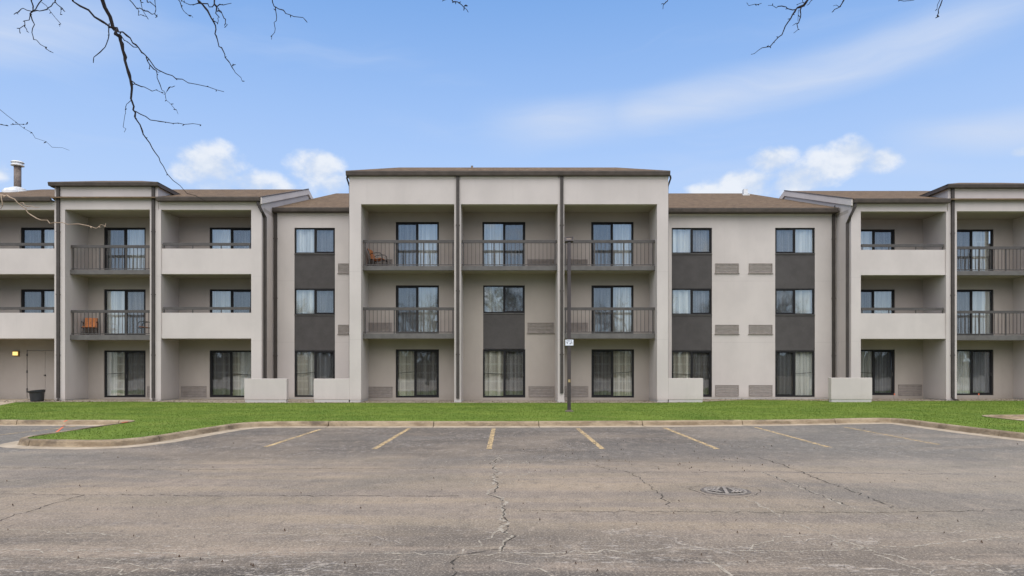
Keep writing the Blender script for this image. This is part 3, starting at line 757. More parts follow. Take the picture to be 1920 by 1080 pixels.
mb = MB(); mb.tube([(X(885, 33.6), 33.6, 11.2), (X(885, 33.6), 33.6, 11.57)], .055, 10); part(mb, 'vent_pipe', M['flue'])
for sgn, xe, px in ((-1, xL, 652), (1, xR, 1255)):
    xx = xe + sgn * .055
    downspout([(xe + sgn * .06, 31.35, 10.47), (xe + sgn * .10, 31.42, 10.36), (xe + sgn * .05, 31.75, 10.08), (xx - sgn * .0, 31.8, 9.9), (xx, 31.8, 1.25)], .05)
# --- window walls between the blocks
def window_wall(xa, xb, yw, cols, vents, endpx):
    zt_ = Z(399, yw) + .35
    hs = []
    for (a, b) in cols:
        x0, x1 = X(a, yw), X(b, yw)
        hs.append((x0, x1, Z(744.5, yw), Z(427, yw)))
    part(wall_grid(xa, xb, GZ + .07, 9.62, yw, .16, hs), 'window_wall', M['wall'])
    mb = MB(); mb.box(xa, xb, yw + .02, yw + .2, -.02, GZ + .068); part(mb, 'footing', M['footing'])
    for i, (x0, x1, z0, z1) in enumerate(hs):
        a3, b3, b2, a2, d1 = Z(427, yw), Z(475.5, yw), Z(541, yw), Z(590, yw), Z(657, yw)
        unit('window', x0, x1, b3, a3, yw, (i + 1) % 2, 'cur_white'); panel(x0, x1, b2 + .002, b3 - .002, yw)
        unit('window', x0, x1, a2, b2, yw, 1 if i != 1 or len(cols) == 1 else 0, 'cur_grey' if i else 'cur_white'); panel(x0, x1, d1 + .002, a2 - .002, yw)
        unit('sliding_door', x0, x1, z0, d1, yw, 0 if i else 1, ('cur_plaid' if i == 0 else 'cur_grey', 'cur_white'), True, (.30, .70) if len(cols) == 1 else ((.5, .5) if i else None))
    for (a, b) in vents:
        for (t_, u_) in ((494, 512), (609, 626), (722, 743)): vent(X(a, yw), X(b, yw), Z(u_, yw), Z(t_, yw), yw, t_ != 722)
YWL, YWR = 34.70, 34.85
WLx, WRx = X(490.5, 33.0), X(1596, 33.35)
window_wall(WLx + .002, xL - .002, YWL, [(552, 628)], [(634, 680)], 0)
window_wall(xR + .002, WRx - .002, YWR, [(1259.5, 1335), (1453.5, 1528)], [(1341, 1385), (1404, 1448)], 0)
for (a, b, yw) in ((WLx + .02, xL - .02, YWL), (xR + .02, WRx - .02, YWR)):
    mb = MB(); mb.box(a, b, yw - .024, yw - .001, 9.40, 9.50); part(mb, 'frieze_board', M['frieze'])
    mb = MB(); mb.box(a, b, 34.45, yw + .1, 9.501, 9.56); part(mb, 'soffit', M['gutter'])
RE = 34.42; zE = 9.72
gutter(WLx + .05, xL - .01, 34.36, 9.53, 9.72); gutter(xR + .01, WRx - .12, 34.36, 9.50, 9.70)
mb = MB(); xr0, xr1 = WLx + .06, WRx - .06
def slope_roof(x0, x1, ye, ze, yr, zr, yb, zb, name='roof', th=.05):
    mb = MB()
    mb.quad((x0, ye, ze), (x1, ye, ze), (x1, yr, zr), (x0, yr, zr)); mb.quad((x0, yr, zr), (x1, yr, zr), (x1, yb, zb), (x0, yb, zb))
    mb.quad((x0, ye, ze - th), (x0, yr, zr - th), (x1, yr, zr - th), (x1, ye, ze - th)); mb.quad((x0, yr, zr - th), (x0, yb, zb - th), (x1, yb, zb - th), (x1, yr, zr - th))
    mb.quad((x0, ye, ze), (x0, ye, ze - th), (x1, ye, ze - th), (x1, ye, ze))
    for x in (x0, x1): mb.quad((x, ye, ze), (x, yr, zr), (x, yr, zr - th), (x, ye, ze - th)); mb.quad((x, yr, zr), (x, yb, zb), (x, yb, zb - th), (x, yr, zr - th))
    return part(mb, name, M['shingle'])
slope_roof(xr0, xr1, RE, zE, 47.5, Z(362.5, 47.5), 60, 9.8)
xv = X(1396, 45.5); zv = zE + (45.5 - RE) * .309
mb = MB(); mb.box(xv - .12, xv + .14, 45.3, 45.6, zv - .3, zv + .34); mb.box(xv - .2, xv + .24, 45.2, 45.7, zv - .3, zv - .02); part(mb, 'roof_vent', M['white'])
straight_pipe(X(517.2, YWL), YWL, 9.50, .3, 0, .15); straight_pipe(X(1562.3, YWR), YWR, 9.48, .3, 0, .15)
mb = MB(); xx = X(1565, 34.4); mb.box(xx - .03, xx, 34.33, 34.40, 9.70, 9.82); part(mb, 'gutter_end_cap', M['gutter'])
# rear and end walls so the block is closed
mb = MB(); mb.box(-26.9, 32.2, 59.2, 59.5, 0, 9.9); part(mb, 'rear_wall', M['wall'])

# --- wings
def wing(sgn, yf, x_corner, bay, tower_span, tower_open, far_bay, yb, doors_, vents_, tag_):
    """bay/tower/far_bay are x ranges of the openings; sgn is the outward direction"""
    xo = far_bay[1] + .5 if sgn > 0 else far_bay[0] - .5
    lo, hi = min(xo, x_corner), max(xo, x_corner)
    zt_ = 9.29
    # piers, full depth of the recess
    edges = sorted([lo, hi, *bay, *tower_open, *far_bay])
    for i in range(0, len(edges), 2):
        a, b = edges[i], edges[i + 1]
        y0 = yf if not (tower_span[0] - .05 < (a + b) / 2 < tower_span[1] + .05) else yf - .04
        mb = MB(); mb.box(a, b, y0, yb - .001, GZ + .06, zt_ - .001); part(mb, 'pier', M['wall'])
        mb = MB(); mb.box(a + .015, b - .015, y0 + .015, yb, -.02, GZ + .058); part(mb, 'footing', M['footing'])
    # headers
    for (a, b) in ((lo, tower_span[0] - .001), (tower_span[1] + .001, hi)):
        mb = MB(); mb.box(a, b, yf, yf + .28, zt_, 9.68); part(mb, 'header_wall', M['wall'])
    mb = MB(); a, b = tower_span; mb.box(a, b, yf - .04, yf + .28, zt_ + .001, 10.38)
    for x in (a, b - .25): mb.box(x, x + .25, yf + .281, yf + 5, zt_ + .001, 10.38)
    part(mb, 'tower_wall', M['wall'])
    mb = MB(); mb.box(lo, hi, yf + .285, yb + .3, zt_ + .004, zt_ + .15); part(mb, 'ceiling', M['wall_in'])
    mb = MB(); g = .075
    mb.box(a + .16 + g, b - .16 - g, yf - .062, yf - .041, 10.29, 10.375)
    part(mb, 'frieze_board', M['frieze'])
    for (q0, q1) in ((lo, tower_span[0] - .02), (tower_span[1] + .02, hi - .0)):
        mb = MB(); mb.box(q0, q1, yf - .022, yf - .001, 9.56, 9.645); part(mb, 'frieze_board', M['frieze'])
    # parapets with rails on the bays
    for (p_, q_) in (bay, far_bay):
        for (z0, z1, f_) in ((6.20, 7.43, F3), (3.11, 4.35, F2)):
            mb = MB(); mb.box(p_ + .001, q_ - .001, yf + .012, yf + .16, z0, z1); mb.box(p_ + .001, q_ - .001, yf - .001, yf + .011, z0 + .01, z0 + .20); part(mb, 'parapet', M['wall'])
            mb = MB(); mb.box(p_ + .001, q_ - .001, yf + .161, yb - .001, z0 + .01, f_); part(mb, 'balcony_slab', M['wall_in'])
            mb = MB(); zr_ = z1 + .15; in_ = .06
            mb.box(p_ + in_, q_ - in_, yf + .04, yf + .12, zr_, zr_ + .13)
            rr = part(mb, 'parapet_rail', M['rail'])
            po = MB(); po.box(-.02, .02, -.02, .02, 0, .15); pme = po.mesh('post', M['rail'])
            for k in range(4): obj('post', pme, rr, (p_ + .1 + (q_ - p_ - .2) * k / 3, yf + .08, z1))
    # tower balconies
    p_, q_ = tower_open; ys_ = yf + .33
    for (f_, s_) in ((F3 + .03, S3 + .02), (F2, S2)):
        mb = MB(); mb.box(p_ + .001, q_ - .001, ys_, ys_ + .12, s_, f_ + .005); part(mb, 'slab_fascia', M['slab'], .008)
        mb = MB(); mb.box(p_ + .001, q_ - .001, ys_ + .121, yb - .001, s_ + .02, f_); part(mb, 'balcony_slab', M['wall_in'])
        railing(p_ + .03, q_ - .01, f_, ys_ + .08)
    # back wall
    hs = [(d_[1], d_[2], d_[3], d_[4]) for d_ in doors_]
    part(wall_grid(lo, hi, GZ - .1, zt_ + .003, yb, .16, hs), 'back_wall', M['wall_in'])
    for d_ in doors_: 
        if d_[0] != 'none': unit(d_[0], d_[1], d_[2], d_[3], d_[4], yb, *d_[5])
    for v_ in vents_: vent(*v_, yb, False)
    # roof, gable side wall, rake board
    yr, zr = yf + 7.75, 12.28; ye = yf - .28; slp = (zr - 9.84) / (yr - ye); yback = yr + 7.5
    ex = -sgn * .06
    slope_roof(lo - (0 if sgn > 0 else .2), hi + (0 if sgn < 0 else .2), ye, 9.84, yr, zr, yback, zr - 7.5 * slp)
    gx_ = x_corner; th_ = .2 * sgn
    mb = MB(); zf_ = 9.84 + slp * .28 - .05
    pts = [(yb + .001, GZ + .06), (yback, 0), (yback, zr - 7.5 * slp - .06), (yr, zr - .06), (yf + .285, 9.84 + slp * .56 - .06), (yf + .285, zt_ + .16), (yb + .001, zt_ + .16)]
    n0 = len(mb.v)
    for x in (gx_, gx_ + th_):
        for (y, z) in pts: mb.v.append((x, y, z))
    k_ = len(pts); mb.f.append(tuple(range(k_))); mb.f.append(tuple(reversed(range(k_, 2 * k_))))
    for i in range(k_): j = (i + 1) % k_; mb.f.append((i, j, k_ + j, k_ + i))
    part(mb, 'gable_wall', M['wall'])
    mb = MB(); x0_, x1_ = sorted((gx_ - sgn * .07, gx_ - sgn * .003))
    for (ya, za, yb_, zb_) in ((ye + .12, 9.84, yr, zr), (yback, zr - 7.5 * slp, yr, zr)):
        for (h0, h1, q0, q1) in ((-.30, -.02, x0_, x1_),):
            b0 = len(mb.v)
            for x in (q0, q1): mb.v += [(x, ya, za + h0), (x, yb_, zb_ + h0), (x, yb_, zb_ + h1 + .03), (x, ya, za + h1 + .03)]
            for q in ((0, 1, 2, 3), (7, 6, 5, 4), (0, 4, 5, 1), (2, 6, 7, 3), (0, 3, 7, 4), (1, 5, 6, 2)): mb.f.append(tuple(b0 + i for i in q))
    part(mb, 'rake_board', M['frieze'])
    mb = MB(); x0_, x1_ = sorted((gx_ - sgn * .10, gx_ - sgn * .0)); b0 = len(mb.v)
    for x in (x0_, x1_): mb.v += [(x, ye + .1, 9.855), (x, yr, zr + .012), (x, yr, zr + .045), (x, ye + .1, 9.885)]
    for q in ((0, 1, 2, 3), (7, 6, 5, 4), (0, 4, 5, 1), (2, 6, 7, 3), (0, 3, 7, 4), (1, 5, 6, 2)): mb.f.append(tuple(b0 + i for i in q))
    part(mb, 'drip_edge', M['gutter'])
    # eaves
    for (p_, q_) in ((lo, tower_span[0] - .04), (tower_span[1] + .04, hi)):
        gutter(p_, q_, ye - .05, 9.65, 9.84); mb = MB(); mb.box(p_, q_, ye + .1, yf + .1, 9.681, 9.72); part(mb, 'soffit', M['gutter'])
    a, b = tower_span
    gutter(a - .16, b + .12, yf - .30, 10.375, 10.545, .2); hip(a - .16, b + .12, yf - .30, yf + 5.2, 10.55, 1.6, .30)
    mb = MB(); ex_ = xo; mb.box(ex_ - .1, ex_ + .1, yb + .17, yback, 0, 9.9); part(mb, 'end_wall', M['wall'])
    # downspouts
    for x in (tower_span[0] + .2, tower_span[1] - .2): straight_pipe(x, yf - .04, 10.38, GZ + .02, .12)
DY = 34.8
def zz(py, y): return Z(py, y)
lw_b = (X(302.5, 33), X(471, 33)); lw_to = (X(122.8, 33), X(281.8, 33)); lw_t = (X(103.5, 33), X(297, 33)); lw_f = (X(103, 33) - 5.1, X(103, 33))
dl = []
for (a, b, sc, cu_, off) in ((393, 473, 0, 'cur_white', 0), (195, 273, 1, 'cur_grey', 0), (25, 119, 0, 'cur_white', .1)):
    x0, x1 = X(a, DY), X(b, DY)
    if a == 25: x0, x1 = X(39, DY), X(117, DY)
    dl.append(('sliding_door', x0, x1, F3 + .03, Z(426.5, DY), ((1 if a == 393 else 0), cu_)))
    dl.append(('sliding_door', x0, x1, F2 + .03, Z(542.5, DY), ((1 if a != 25 else 0), 'cur_white' if a == 195 else 'cur_grey')))
    if a != 25: dl.append(('sliding_door', x0, x1, Z(745, DY), Z(657, DY), ((0 if a == 393 else 1), ('cur_plaid', 'cur_white') if a == 393 else ('cur_white', 'cur_plaid'), True, (.68, .32) if a == 393 else (.28, .72))))
sd = (X(50, DY), X(118, DY), GZ + .03, Z(656.5, DY))
dl.append(('none', *sd, ()))
wing(-1, 33.0, WLx, lw_b, lw_t, lw_to, lw_f, DY, dl, [(X(340, DY), X(387, DY), Z(744, DY), Z(724, DY)), (X(276, DY), X(322, DY), Z(744, DY), Z(724, DY))], 'l')
DR = 35.14; yf = 33.35
rw_b = (X(1614, yf), X(1773, yf)); rw_to = (X(1793, yf), X(1793, yf) + 4.08); rw_t = (X(1776.5, yf), X(1776.5, yf) + 5.02); rw_f = (rw_to[1] + .5, rw_to[1] + 5.6)
dr = []
for (a, b) in ((1600, 1678), (1784, 1863)):
    x0, x1 = X(a, DR), X(b, DR); t = a == 1784
    dr.append(('sliding_door', x0, x1, F3 + .03, Z(430, DR), (0 if t else 1, ('cur_white', 'cur_plaid') if t else 'cur_white', False, (.62, .34) if t else None)))
    dr.append(('sliding_door', x0, x1, F2 + .03, Z(542.8, DR), (0, 'cur_white' if t else 'cur_grey')))
    dr.append(('sliding_door', x0, x1, Z(741, DR), Z(655.5, DR), (1, 'cur_white' if t else 'cur_grey', not t)))
wing(1, yf, WRx, rw_b, rw_t, rw_to, rw_f, DR, dr, [(X(1684, DR), X(1728, DR), Z(742, DR), Z(721, DR))], 'r')
# corner downspouts of the wings with their offset bends
for sgn, xc, y0 in ((-1, WLx, 32.85), (1, WRx, 33.2)):
    xs_ = xc - sgn * .075
    downspout([(xc + sgn * .12, y0 - .03, 9.66), (xc + sgn * .10, y0 - .02, 9.5), (xc - sgn * .03, y0 + .1, 9.2), (xs_, y0 + .42, 8.98), (xs_, y0 + .42, 1.2)] if sgn < 0 else
              [(xc + sgn * .12, y0 - .03, 9.66), (xc + sgn * .09, y0 - .02, 9.45), (xc - sgn * .04, y0 + .1, 9.1), (xs_, y0 + .4, 8.75), (xs_, y0 + .4, 1.2)], .085)
# service door, its hardware, and the lit wall lamp
mb = MB(); x0, x1, z0, z1 = sd; xm = X(84, DY)
mb.box(x0 + .02, xm - .006, DY + .03, DY + .08, z0, z1 - .02); mb.box(xm + .006, x1 - .02, DY + .03, DY + .08, z0, z1 - .02)
do = part(mb, 'service_door', M['wall_in'])
h_ = MB()
for z in (.55, 1.45, 2.3): h_ = MB(); h_.box(x0 - .01, x0 + .03, DY - .012, DY + .03, z, z + .13); h_.build('hinge', M['hardware'], do)
h_ = MB(); h_.tube([(xm - .09 + .1, DY + .03, 1.33), (xm - .09 + .1, DY - .05, 1.33)], .035, 10); h_.build('door_knob', M['hardware'], do)
lx_, lz_ = X(31.5, DY), Z(663, DY)
mb = MB(); mb.box(lx_ - .15, lx_ + .15, DY - .09, DY - .002, lz_ - .13, lz_ + .14); lp = part(mb, 'wall_lamp', painted('brass_lamp_housing', (.25, .16, .05), .1, .5))
mb = MB(); mb.box(lx_ - .11, lx_ + .11, DY - .15, DY - .091, lz_ - .09, lz_ + .09); mb.build('lamp_lens', emis('warm_lit_lens', (1, .72, .25), 1.1), lp)
# flue on the left roof
fy = 38.5; fx = X(33, fy); zr0 = 9.84 + (fy - 32.72) * .304
mb = MB(); r_ = .18; mb.lathe([(0, zr0 - .4), (r_, zr0 - .4), (r_, Z(309, fy)), (0, Z(309, fy))], fx, fy); fl = part(mb, 'chimney_flue', M['flue'], 0, True)
mb = MB(); zt_ = Z(312, fy); mb.lathe([(.20, zt_), (.33, zt_ + .03), (.31, zt_ + .08), (.27, zt_ + .10), (.27, zt_ + .18), (.33, zt_ + .2), (.29, zt_ + .26), (0, zt_ + .28)], fx, fy); mb.build('flue_cap', M['white'], fl, smooth=False)
mb = MB(); mb.lathe([(.50, zr0 - .25), (.42, zr0 + .12), (.24, zr0 + .20)], fx, fy); mb.build('flashing', M['white'], fl)
mb = MB(); x2 = X(20, 37.6); mb.lathe([(.34, 11.05), (.40, 11.33), (.28, 11.48), (.05, 11.54), (0, 11.54)], x2, 37.6); part(mb, 'roof_vent', M['white'], 0, True)

# ---------------------------------------------------------------- low walls (each stands on its own in front of the block)
def low_wall(x0, x1, y0, y1, top, label):
    t = empty('low_wall', ((x0 + x1) / 2, y0, GZ)); tag(t, label, 'wall', 'low patio walls at the foot of the building')
    ox, oy = t.location.x, t.location.y
    mb = MB(); mb.box(x0 - ox, x1 - ox, 0, y1 - y0, .13, top - GZ); mb.build('wall_body', M['wall'], t, bevel=.012)
    mb = MB(); mb.box(x0 - ox + .025, x1 - ox - .03, .02, y1 - y0 - .02, -.08, .128); mb.build('footing', M['footing'], t)
low_wall(X(458, 31.3), X(537.5, 31.3), 31.3, 31.6, 1.215, 'free standing low pale wall left of the dark panelled window column')
low_wall(X(588, 31.46), xL - .003, 31.462, 31.76, 1.21, 'low pale wall joined to the left corner of the centre block')
low_wall(xR + .003, X(1318.5, 31.46), 31.462, 31.76, 1.23, 'low pale wall joined to the right corner of the centre block')
low_wall(X(1558.5, 31.6), X(1635.5, 31.6), 31.6, 31.9, 1.25, 'free standing low pale wall below the two right hand downspouts')

# ---------------------------------------------------------------- lamp post with sign
ly = 24.8; lx = X(1067, ly)
lp = tag(empty('lamp_post', (lx, ly, LZ)), 'dark bronze square lamp post with small white sign in the lawn', 'lamp post')
mb = MB(); mb.box(-.06, .06, -.06, .06, 0, 6.12); mb.build('pole', M['dark_metal'], lp, bevel=.006)
mb = MB(); mb.box(-.14, .14, -.14, .14, -.05, .035); mb.box(-.09, .09, -.09, .09, .035, .06); mb.build('base_plate', M['flue'], lp)
mb = MB()   # shoebox floodlight head tipped forward, open frame round the lens
for (x0, x1, z0, z1, y0, y1) in ((-.15, .15, 0, .05, -.10, .12), (-.15, -.11, .05, .15, -.10, .10), (.11, .15, .05, .15, -.10, .10), (-.15, .15, .15, .175, -.04, .10), (-.11, .11, .05, .15, .04, .10)): mb.box(x0, x1, y0, y1, z0, z1)
b_ = mb.build('lamp_head', M['dark_metal'], lp, (0, -.02, 6.12)); b_.rotation_euler = (R(-8), R(-3), 0)
mb = MB(); mb.box(-.105, .105, -.02, .035, .06, .145); mb.build('lens', painted('frosted_lens', (.22, .17, .13), .05, .4), b_)
mb = MB(); mb.box(-.04, .04, -.075, -.061, 1.06, 1.16); mb.build('hand_hole_cover', painted('brass_cover', (.35, .26, .12), .1, .5), lp)
sg = MB(); sg.box(-.145, .145, -.006, .006, -.105, .105); sg = sg.build('sign', M['sign_white'], lp, (0.005, -.07, Z(642.3, 24.7) - LZ))
mk = MB(); y = -.0085
def ink(x0, x1, z0, z1): mk.box(x0, x1, y, y + .002, z0, z1)
for (a, b) in ((-.10, -.075), (-.065, -.03), (-.022, .0), (.008, .02), (.045, .055), (.062, .082)): ink(a, b, .045, .075)
mk.quad((-.125, y, .02), (-.095, y, -.005), (-.07, y, .012), (-.045, y, .002), (-.055, y, -.03), (-.095, y, -.028))
for (z, a, b) in ((.018, .045, .075), (-.005, .05, .11), (-.03, .0, .06), (-.03, .075, .10), (-.052, .01, .05)): ink(a, b, z - .007, z + .007)
mk.build('print', M['sign_ink'], sg)

# ---------------------------------------------------------------- manhole
mx_, my_ = G(1360, 921); 
mh = tag(empty('manhole_cover', (mx_, my_, 0)), 'round cast iron manhole cover with chevron slots set in the asphalt', 'manhole cover'); mh.rotation_euler = (0, 0, R(-12))
mb = MB(); mb.lathe([(.335, .001), (.330, .010), (.303, .012), (.296, .002)], 0, 0, 40); mb.build('ring', painted('ring_iron', (.13, .11, .09), .3, .9, 14), mh)
mb = MB(); mb.lathe([(.292, .002), (.290, .014), (.262, .016), (.260, .008)], 0, 0, 40); mb.build('cover_rim', M['iron'], mh)
mb = MB(); mb.lathe([(.259, .006), (0, .006)], 0, 0, 40); mb.build('cover_plate', painted('cast_iron_floor', (.075, .064, .052), .3, .9, 14), mh)
mb = MB(); mb.box(-.022, .022, -.255, .255, .008, .020)
for s_ in (-1, 1):
    for k in range(4):
        x = s_ * (.065 + k * .05); hh = .19 - k * .035
        for q in (-1, 1):
            mb.v += []
            a = Vector((x, q * hh, .018)); b = Vector((x + s_ * .055, 0, .018)); w_ = Vector((s_ * .017, 0, 0))
            mb.quad(a - w_, b - w_, b + w_, a + w_)
            for (p_, r2) in ((a - w_, b - w_), (a + w_, b + w_)): mb.quad(p_, r2, r2 - Vector((0, 0, .01)), p_ - Vector((0, 0, .01)))
mb.build('raised_tread', M['iron'], mh)
mb = MB()
for s_ in (-1, 1):
    for k in range(3):
        x = s_ * (.092 + k * .05); hh = .15 - k * .035
        for q in (-1, 1):
            a = Vector((x, q * hh, .0095)); b = Vector((x + s_ * .045, q * .02, .0095)); w_ = Vector((s_ * .009, 0, 0)); mb.quad(a - w_, b - w_, b + w_, a + w_)
mb.build('slot', M['iron_dark'], mh)
# broken patch of asphalt round the cover
mb = MB(); pts = [(mx_ + (.46 + .06 * math.sin(a * 3.1) + rng.uniform(-.03, .03)) * math.cos(a), my_ + (.44 + rng.uniform(-.04, .04)) * math.sin(a)) for a in np.linspace(0, 6.2832, 30)[:-1]]
pts.append(pts[0]); ribbon('crack', pts, .016, M['crack'], .0042, lot, jitter=.008, step=.1)

# ---------------------------------------------------------------- planter tub
t = tag(empty('planter_tub', (X(70, 32.2), 32.2, LZ)), 'black plastic planter tub by the grey service door', 'planter'); t.rotation_euler = (0, R(-3), 0)
mb = MB(); mb.lathe([(0, 0), (.25, 0), (.275, .06), (.30, .40), (.335, .44), (.335, .50), (.30, .50), (.28, .30), (0, .30)], 0, 0, 28); mb.build('tub', M['black_plastic'], t, smooth=False)
mb = MB(); mb.lathe([(.29, .455), (.375, .47), (.38, .525), (.30, .535)], 0, 0, 28); r_ = mb.build('rim', M['black_plastic'], t); r_.rotation_euler = (0, R(-4), 0)
mb = MB(); mb.lathe([(.285, .42), (0, .44)], 0, 0, 28); mb.build('soil', M['leaf'], t)

# ---------------------------------------------------------------- patio chairs
def chair(x, y, z, rz, label):
    t = tag(empty('patio_chair', (x, y, z), rz), label, 'chair', 'orange patio chairs on the balconies')
    # facing -Y locally; seat .45 high
    def slat(mb, p0, p1, half, th):
        d_ = (Vector(p1) - Vector(p0)); nrm_ = Vector((0, -d_.z, d_.y)).normalized() * th
        a, b = Vector(p0), Vector(p1); hx = Vector((half, 0, 0))
        mb.quad(a - hx, a + hx, b + hx, b - hx); mb.quad(a - hx + nrm_, b - hx + nrm_, b + hx + nrm_, a + hx + nrm_)
        for s_ in (-1, 1): mb.quad(a + hx * s_, b + hx * s_, b + hx * s_ + nrm_, a + hx * s_ + nrm_)
        mb.quad(a - hx, a - hx + nrm_, a + hx + nrm_, a + hx); mb.quad(b - hx, b + hx, b + hx + nrm_, b - hx + nrm_)
    mb = MB(); prof = [(-.30, .43), (-.27, .46), (.0, .42), (.22, .40)]
    for p_, q_ in zip(prof[:-1], prof[1:]): slat(mb, (0, *p_), (0, *q_), .27, -.02)
    mb.build('seat', M['chair_orange'], t)
    mb = MB(); prof = [(.23, .42), (.29, .62), (.36, .84), (.41, .90)]
    for p_, q_ in zip(prof[:-1], prof[1:]): slat(mb, (0, *p_), (0, *q_), .28, .02)
    mb.build('backrest', M['chair_orange'], t)
    for s_ in (-1, 1):
        fr = MB(); fr.tube([(s_ * .31, -.34, 0), (s_ * .32, -.34, .42), (s_ * .32, -.32, .60), (s_ * .32, -.24, .67), (s_ * .32, -.05, .69), (s_ * .32, .18, .66), (s_ * .31, .31, .60)], .016, 8); fr.build('arm_frame', M['frame'], t)
        fr = MB(); fr.tube([(s_ * .30, .40, 0), (s_ * .30, .27, .36), (s_ * .30, .31, .62), (s_ * .29, .41, .90)], .016, 8); fr.tube([(s_ * .31, -.34, .40), (s_ * .30, .27, .38)], .014, 8); fr.build('side_frame', M['frame'], t)
    fr = MB(); fr.tube([(-.31, -.34, .36), (.31, -.34, .36)], .014, 8); fr.build('stretcher', M['frame'], t); fr = MB(); fr.tube([(-.30, .34, .16), (.30, .34, .16)], .014, 8); fr.build('stretcher', M['frame'], t)
chair(X(167, 34.1), 34.15, F2, R(22), 'orange patio chair facing forward on the left wing balcony, metal arms')
chair(X(276, 34.1), 34.1, F2, R(-80), 'orange patio chair half hidden by the pier at the right end of its balcony')
chair(X(708, 32.55), 32.6, F3, R(80), 'orange patio chair alone on the top balcony of the centre block')

# ---------------------------------------------------------------- survey flags and sprayed marks
def flag(px, py, label):
    x, y = G(px, py, LZ); t = tag(empty('marker_flag', (x, y, LZ)), label, 'flag', 'orange survey flags by the right wing')
    mb = MB(); mb.tube([(0, 0, 0), (0, 0, .32)], .006, 5); mb.build('wire', M['hardware'], t)
    mb = MB(); mb.box(.0, .06, -.002, .002, .24, .32); mb.build('pennant', M['orange_paint'], t)
flag(1676, 750, 'tiny orange survey flag in front of the right wing ground floor vent')
flag(1834, 750, 'tiny orange survey flag in front of the rightmost ground floor sliding door')
def smear(name, p0, p1, w, z):
    mb = MB(); a, b = np.array(p0), np.array(p1); t = (b - a) / np.linalg.norm(b - a); nn = np.array([-t[1], t[0]]) * w / 2
    mb.quad((*(a - nn), z), (*(b - nn), z), (*(b + nn), z), (*(a + nn), z)); return mb.build(name, M['orange_paint'], lot)
smear('spray_mark', G(104, 812), G(118, 801), .05, .006)
smear('spray_mark', G(119, 799, 0), G(120.5, 798.4, 0), .06, .018)
smear('spray_mark', (G(120, 791, .15)), (G(126, 788, .15)), .05, .156)
smear('spray_mark', (G(228, 793, .15)), (G(240, 791, .15)), .08, .156)

# ---------------------------------------------------------------- overhanging bare trees
def P3(px, py, y): return Vector((X(px, y), y, Z(py, y)))
def limb_tube(pts, r0, r1, sides=6, knots=True, jit=.008):
    Q = []
    for a, b in zip(pts[:-1], pts[1:]):
        k_ = 2
        for i in range(k_): Q.append(a.lerp(b, i / k_) + (Vector(rng.normal(0, jit, 3)) if (i or Q) else Vector((0, 0, 0))))
    Q.append(pts[-1]); m_ = len(Q)
    rad = [r0 + (r1 - r0) * (i / (m_ - 1)) for i in range(m_)]
    if knots:
        for i in range(1, m_ - 1):
            if rng.random() < .3: rad[i] *= 1.35
    mb = MB(); mb.tube(Q, rad, sides)
    if knots:
        for i in range(1, m_):
            if rng.random() < .30:
                d_ = Vector((rng.normal(0, 1), rng.normal(0, .6), rng.normal(-.3, .8))).normalized() * rng.uniform(.010, .030)
                mb.tube([Q[i], Q[i] + d_ * .6, Q[i] + d_], [.004, .0045, .002], 5)
    return mb
def branch(tree, pts, y, w0, w1, mat='bark', yend=None, root=None, name='branch'):
    k_ = len(pts); V_ = [P3(p[0], p[1], y + ((yend or y) - y) * i / max(1, k_ - 1)) for i, p in enumerate(pts)]
    if root is not None: V_ = [Vector(root)] + V_
    mb = limb_tube(V_, w0 * y / FPX / 2, w1 * y / FPX / 2, 6 if w0 > 3 else 5)
    o = mb.build(name, M[mat], None, smooth=True); o.parent = tree; o.location = -tree.location
    return V_
def make_tree(base, trunk, limbs, label):
    t = tag(empty('bare_tree', base), label, 'tree', 'bare trees overhanging the top of the view')
    mb = limb_tube([Vector(p) for p in trunk], .17, .11, 12, False, .02); o = mb.build('trunk', M['bark'], None, smooth=True); o.parent = t; o.location = -t.location
    return t
TL = make_tree((-6.8, 3.6, 0), [(-6.8, 3.6, -.05), (-6.75, 3.6, 1.5), (-6.6, 3.65, 3.0), (-6.4, 3.8, 4.6), (-6.0, 4.2, 5.9)], None, 'leafless tree at the left, dark twigs hanging into the sky')
limbL = [Vector((-6.0, 4.2, 5.9)), P3(-120, -150, 5.5), P3(120, -120, 6.6), P3(300, -110, 7.0), P3(520, -90, 7.2), P3(720, -60, 7.3), P3(835, -14, 7.4)]
mb = limb_tube(limbL, .09, .012, 8, False); o = mb.build('limb', M['bark'], None, smooth=True); o.parent = TL; o.location = -TL.location
def nearL(L, px, up=-60, y=7):
    q = P3(px, up, y); best = None
    for a, b in zip(L[:-1], L[1:]):
        for k in range(9):
            p_ = a.lerp(b, k / 8); d_ = (p_ - q).length
            if best is None or d_ < best[0]: best = (d_, p_)
    return best[1]
def br(T_, L, pts, y, w0, w1, mat='bark', name='branch'):
    branch(T_, pts, y, w0, w1, mat, None, nearL(L, pts[0][0] - 12, -70, y) if pts[0][1] <= 1 else None, name)
y = 7.0
br(TL, limbL, [(193, 0), (203, 30), (212, 50), (220, 66), (227, 76), (231, 95), (237, 115), (241, 135), (246, 150), (249, 165), (245, 184), (248, 200), (254, 211)], y, 7.4, 3.0)
br(TL, limbL, [(254, 211), (257, 225), (266, 244), (274, 257), (287, 278), (297, 296), (304, 312), (322, 335), (350, 360), (385, 377)], y, 2.8, .8, name='twig')
br(TL, limbL, [(137, 0), (165, 20), (190, 40), (207, 50), (225, 60), (236, 64), (250, 80), (258, 90), (270, 103), (290, 124), (312, 136), (330, 147), (350, 154), (387, 165), (420, 172)], 6.9, 3.9, .9)
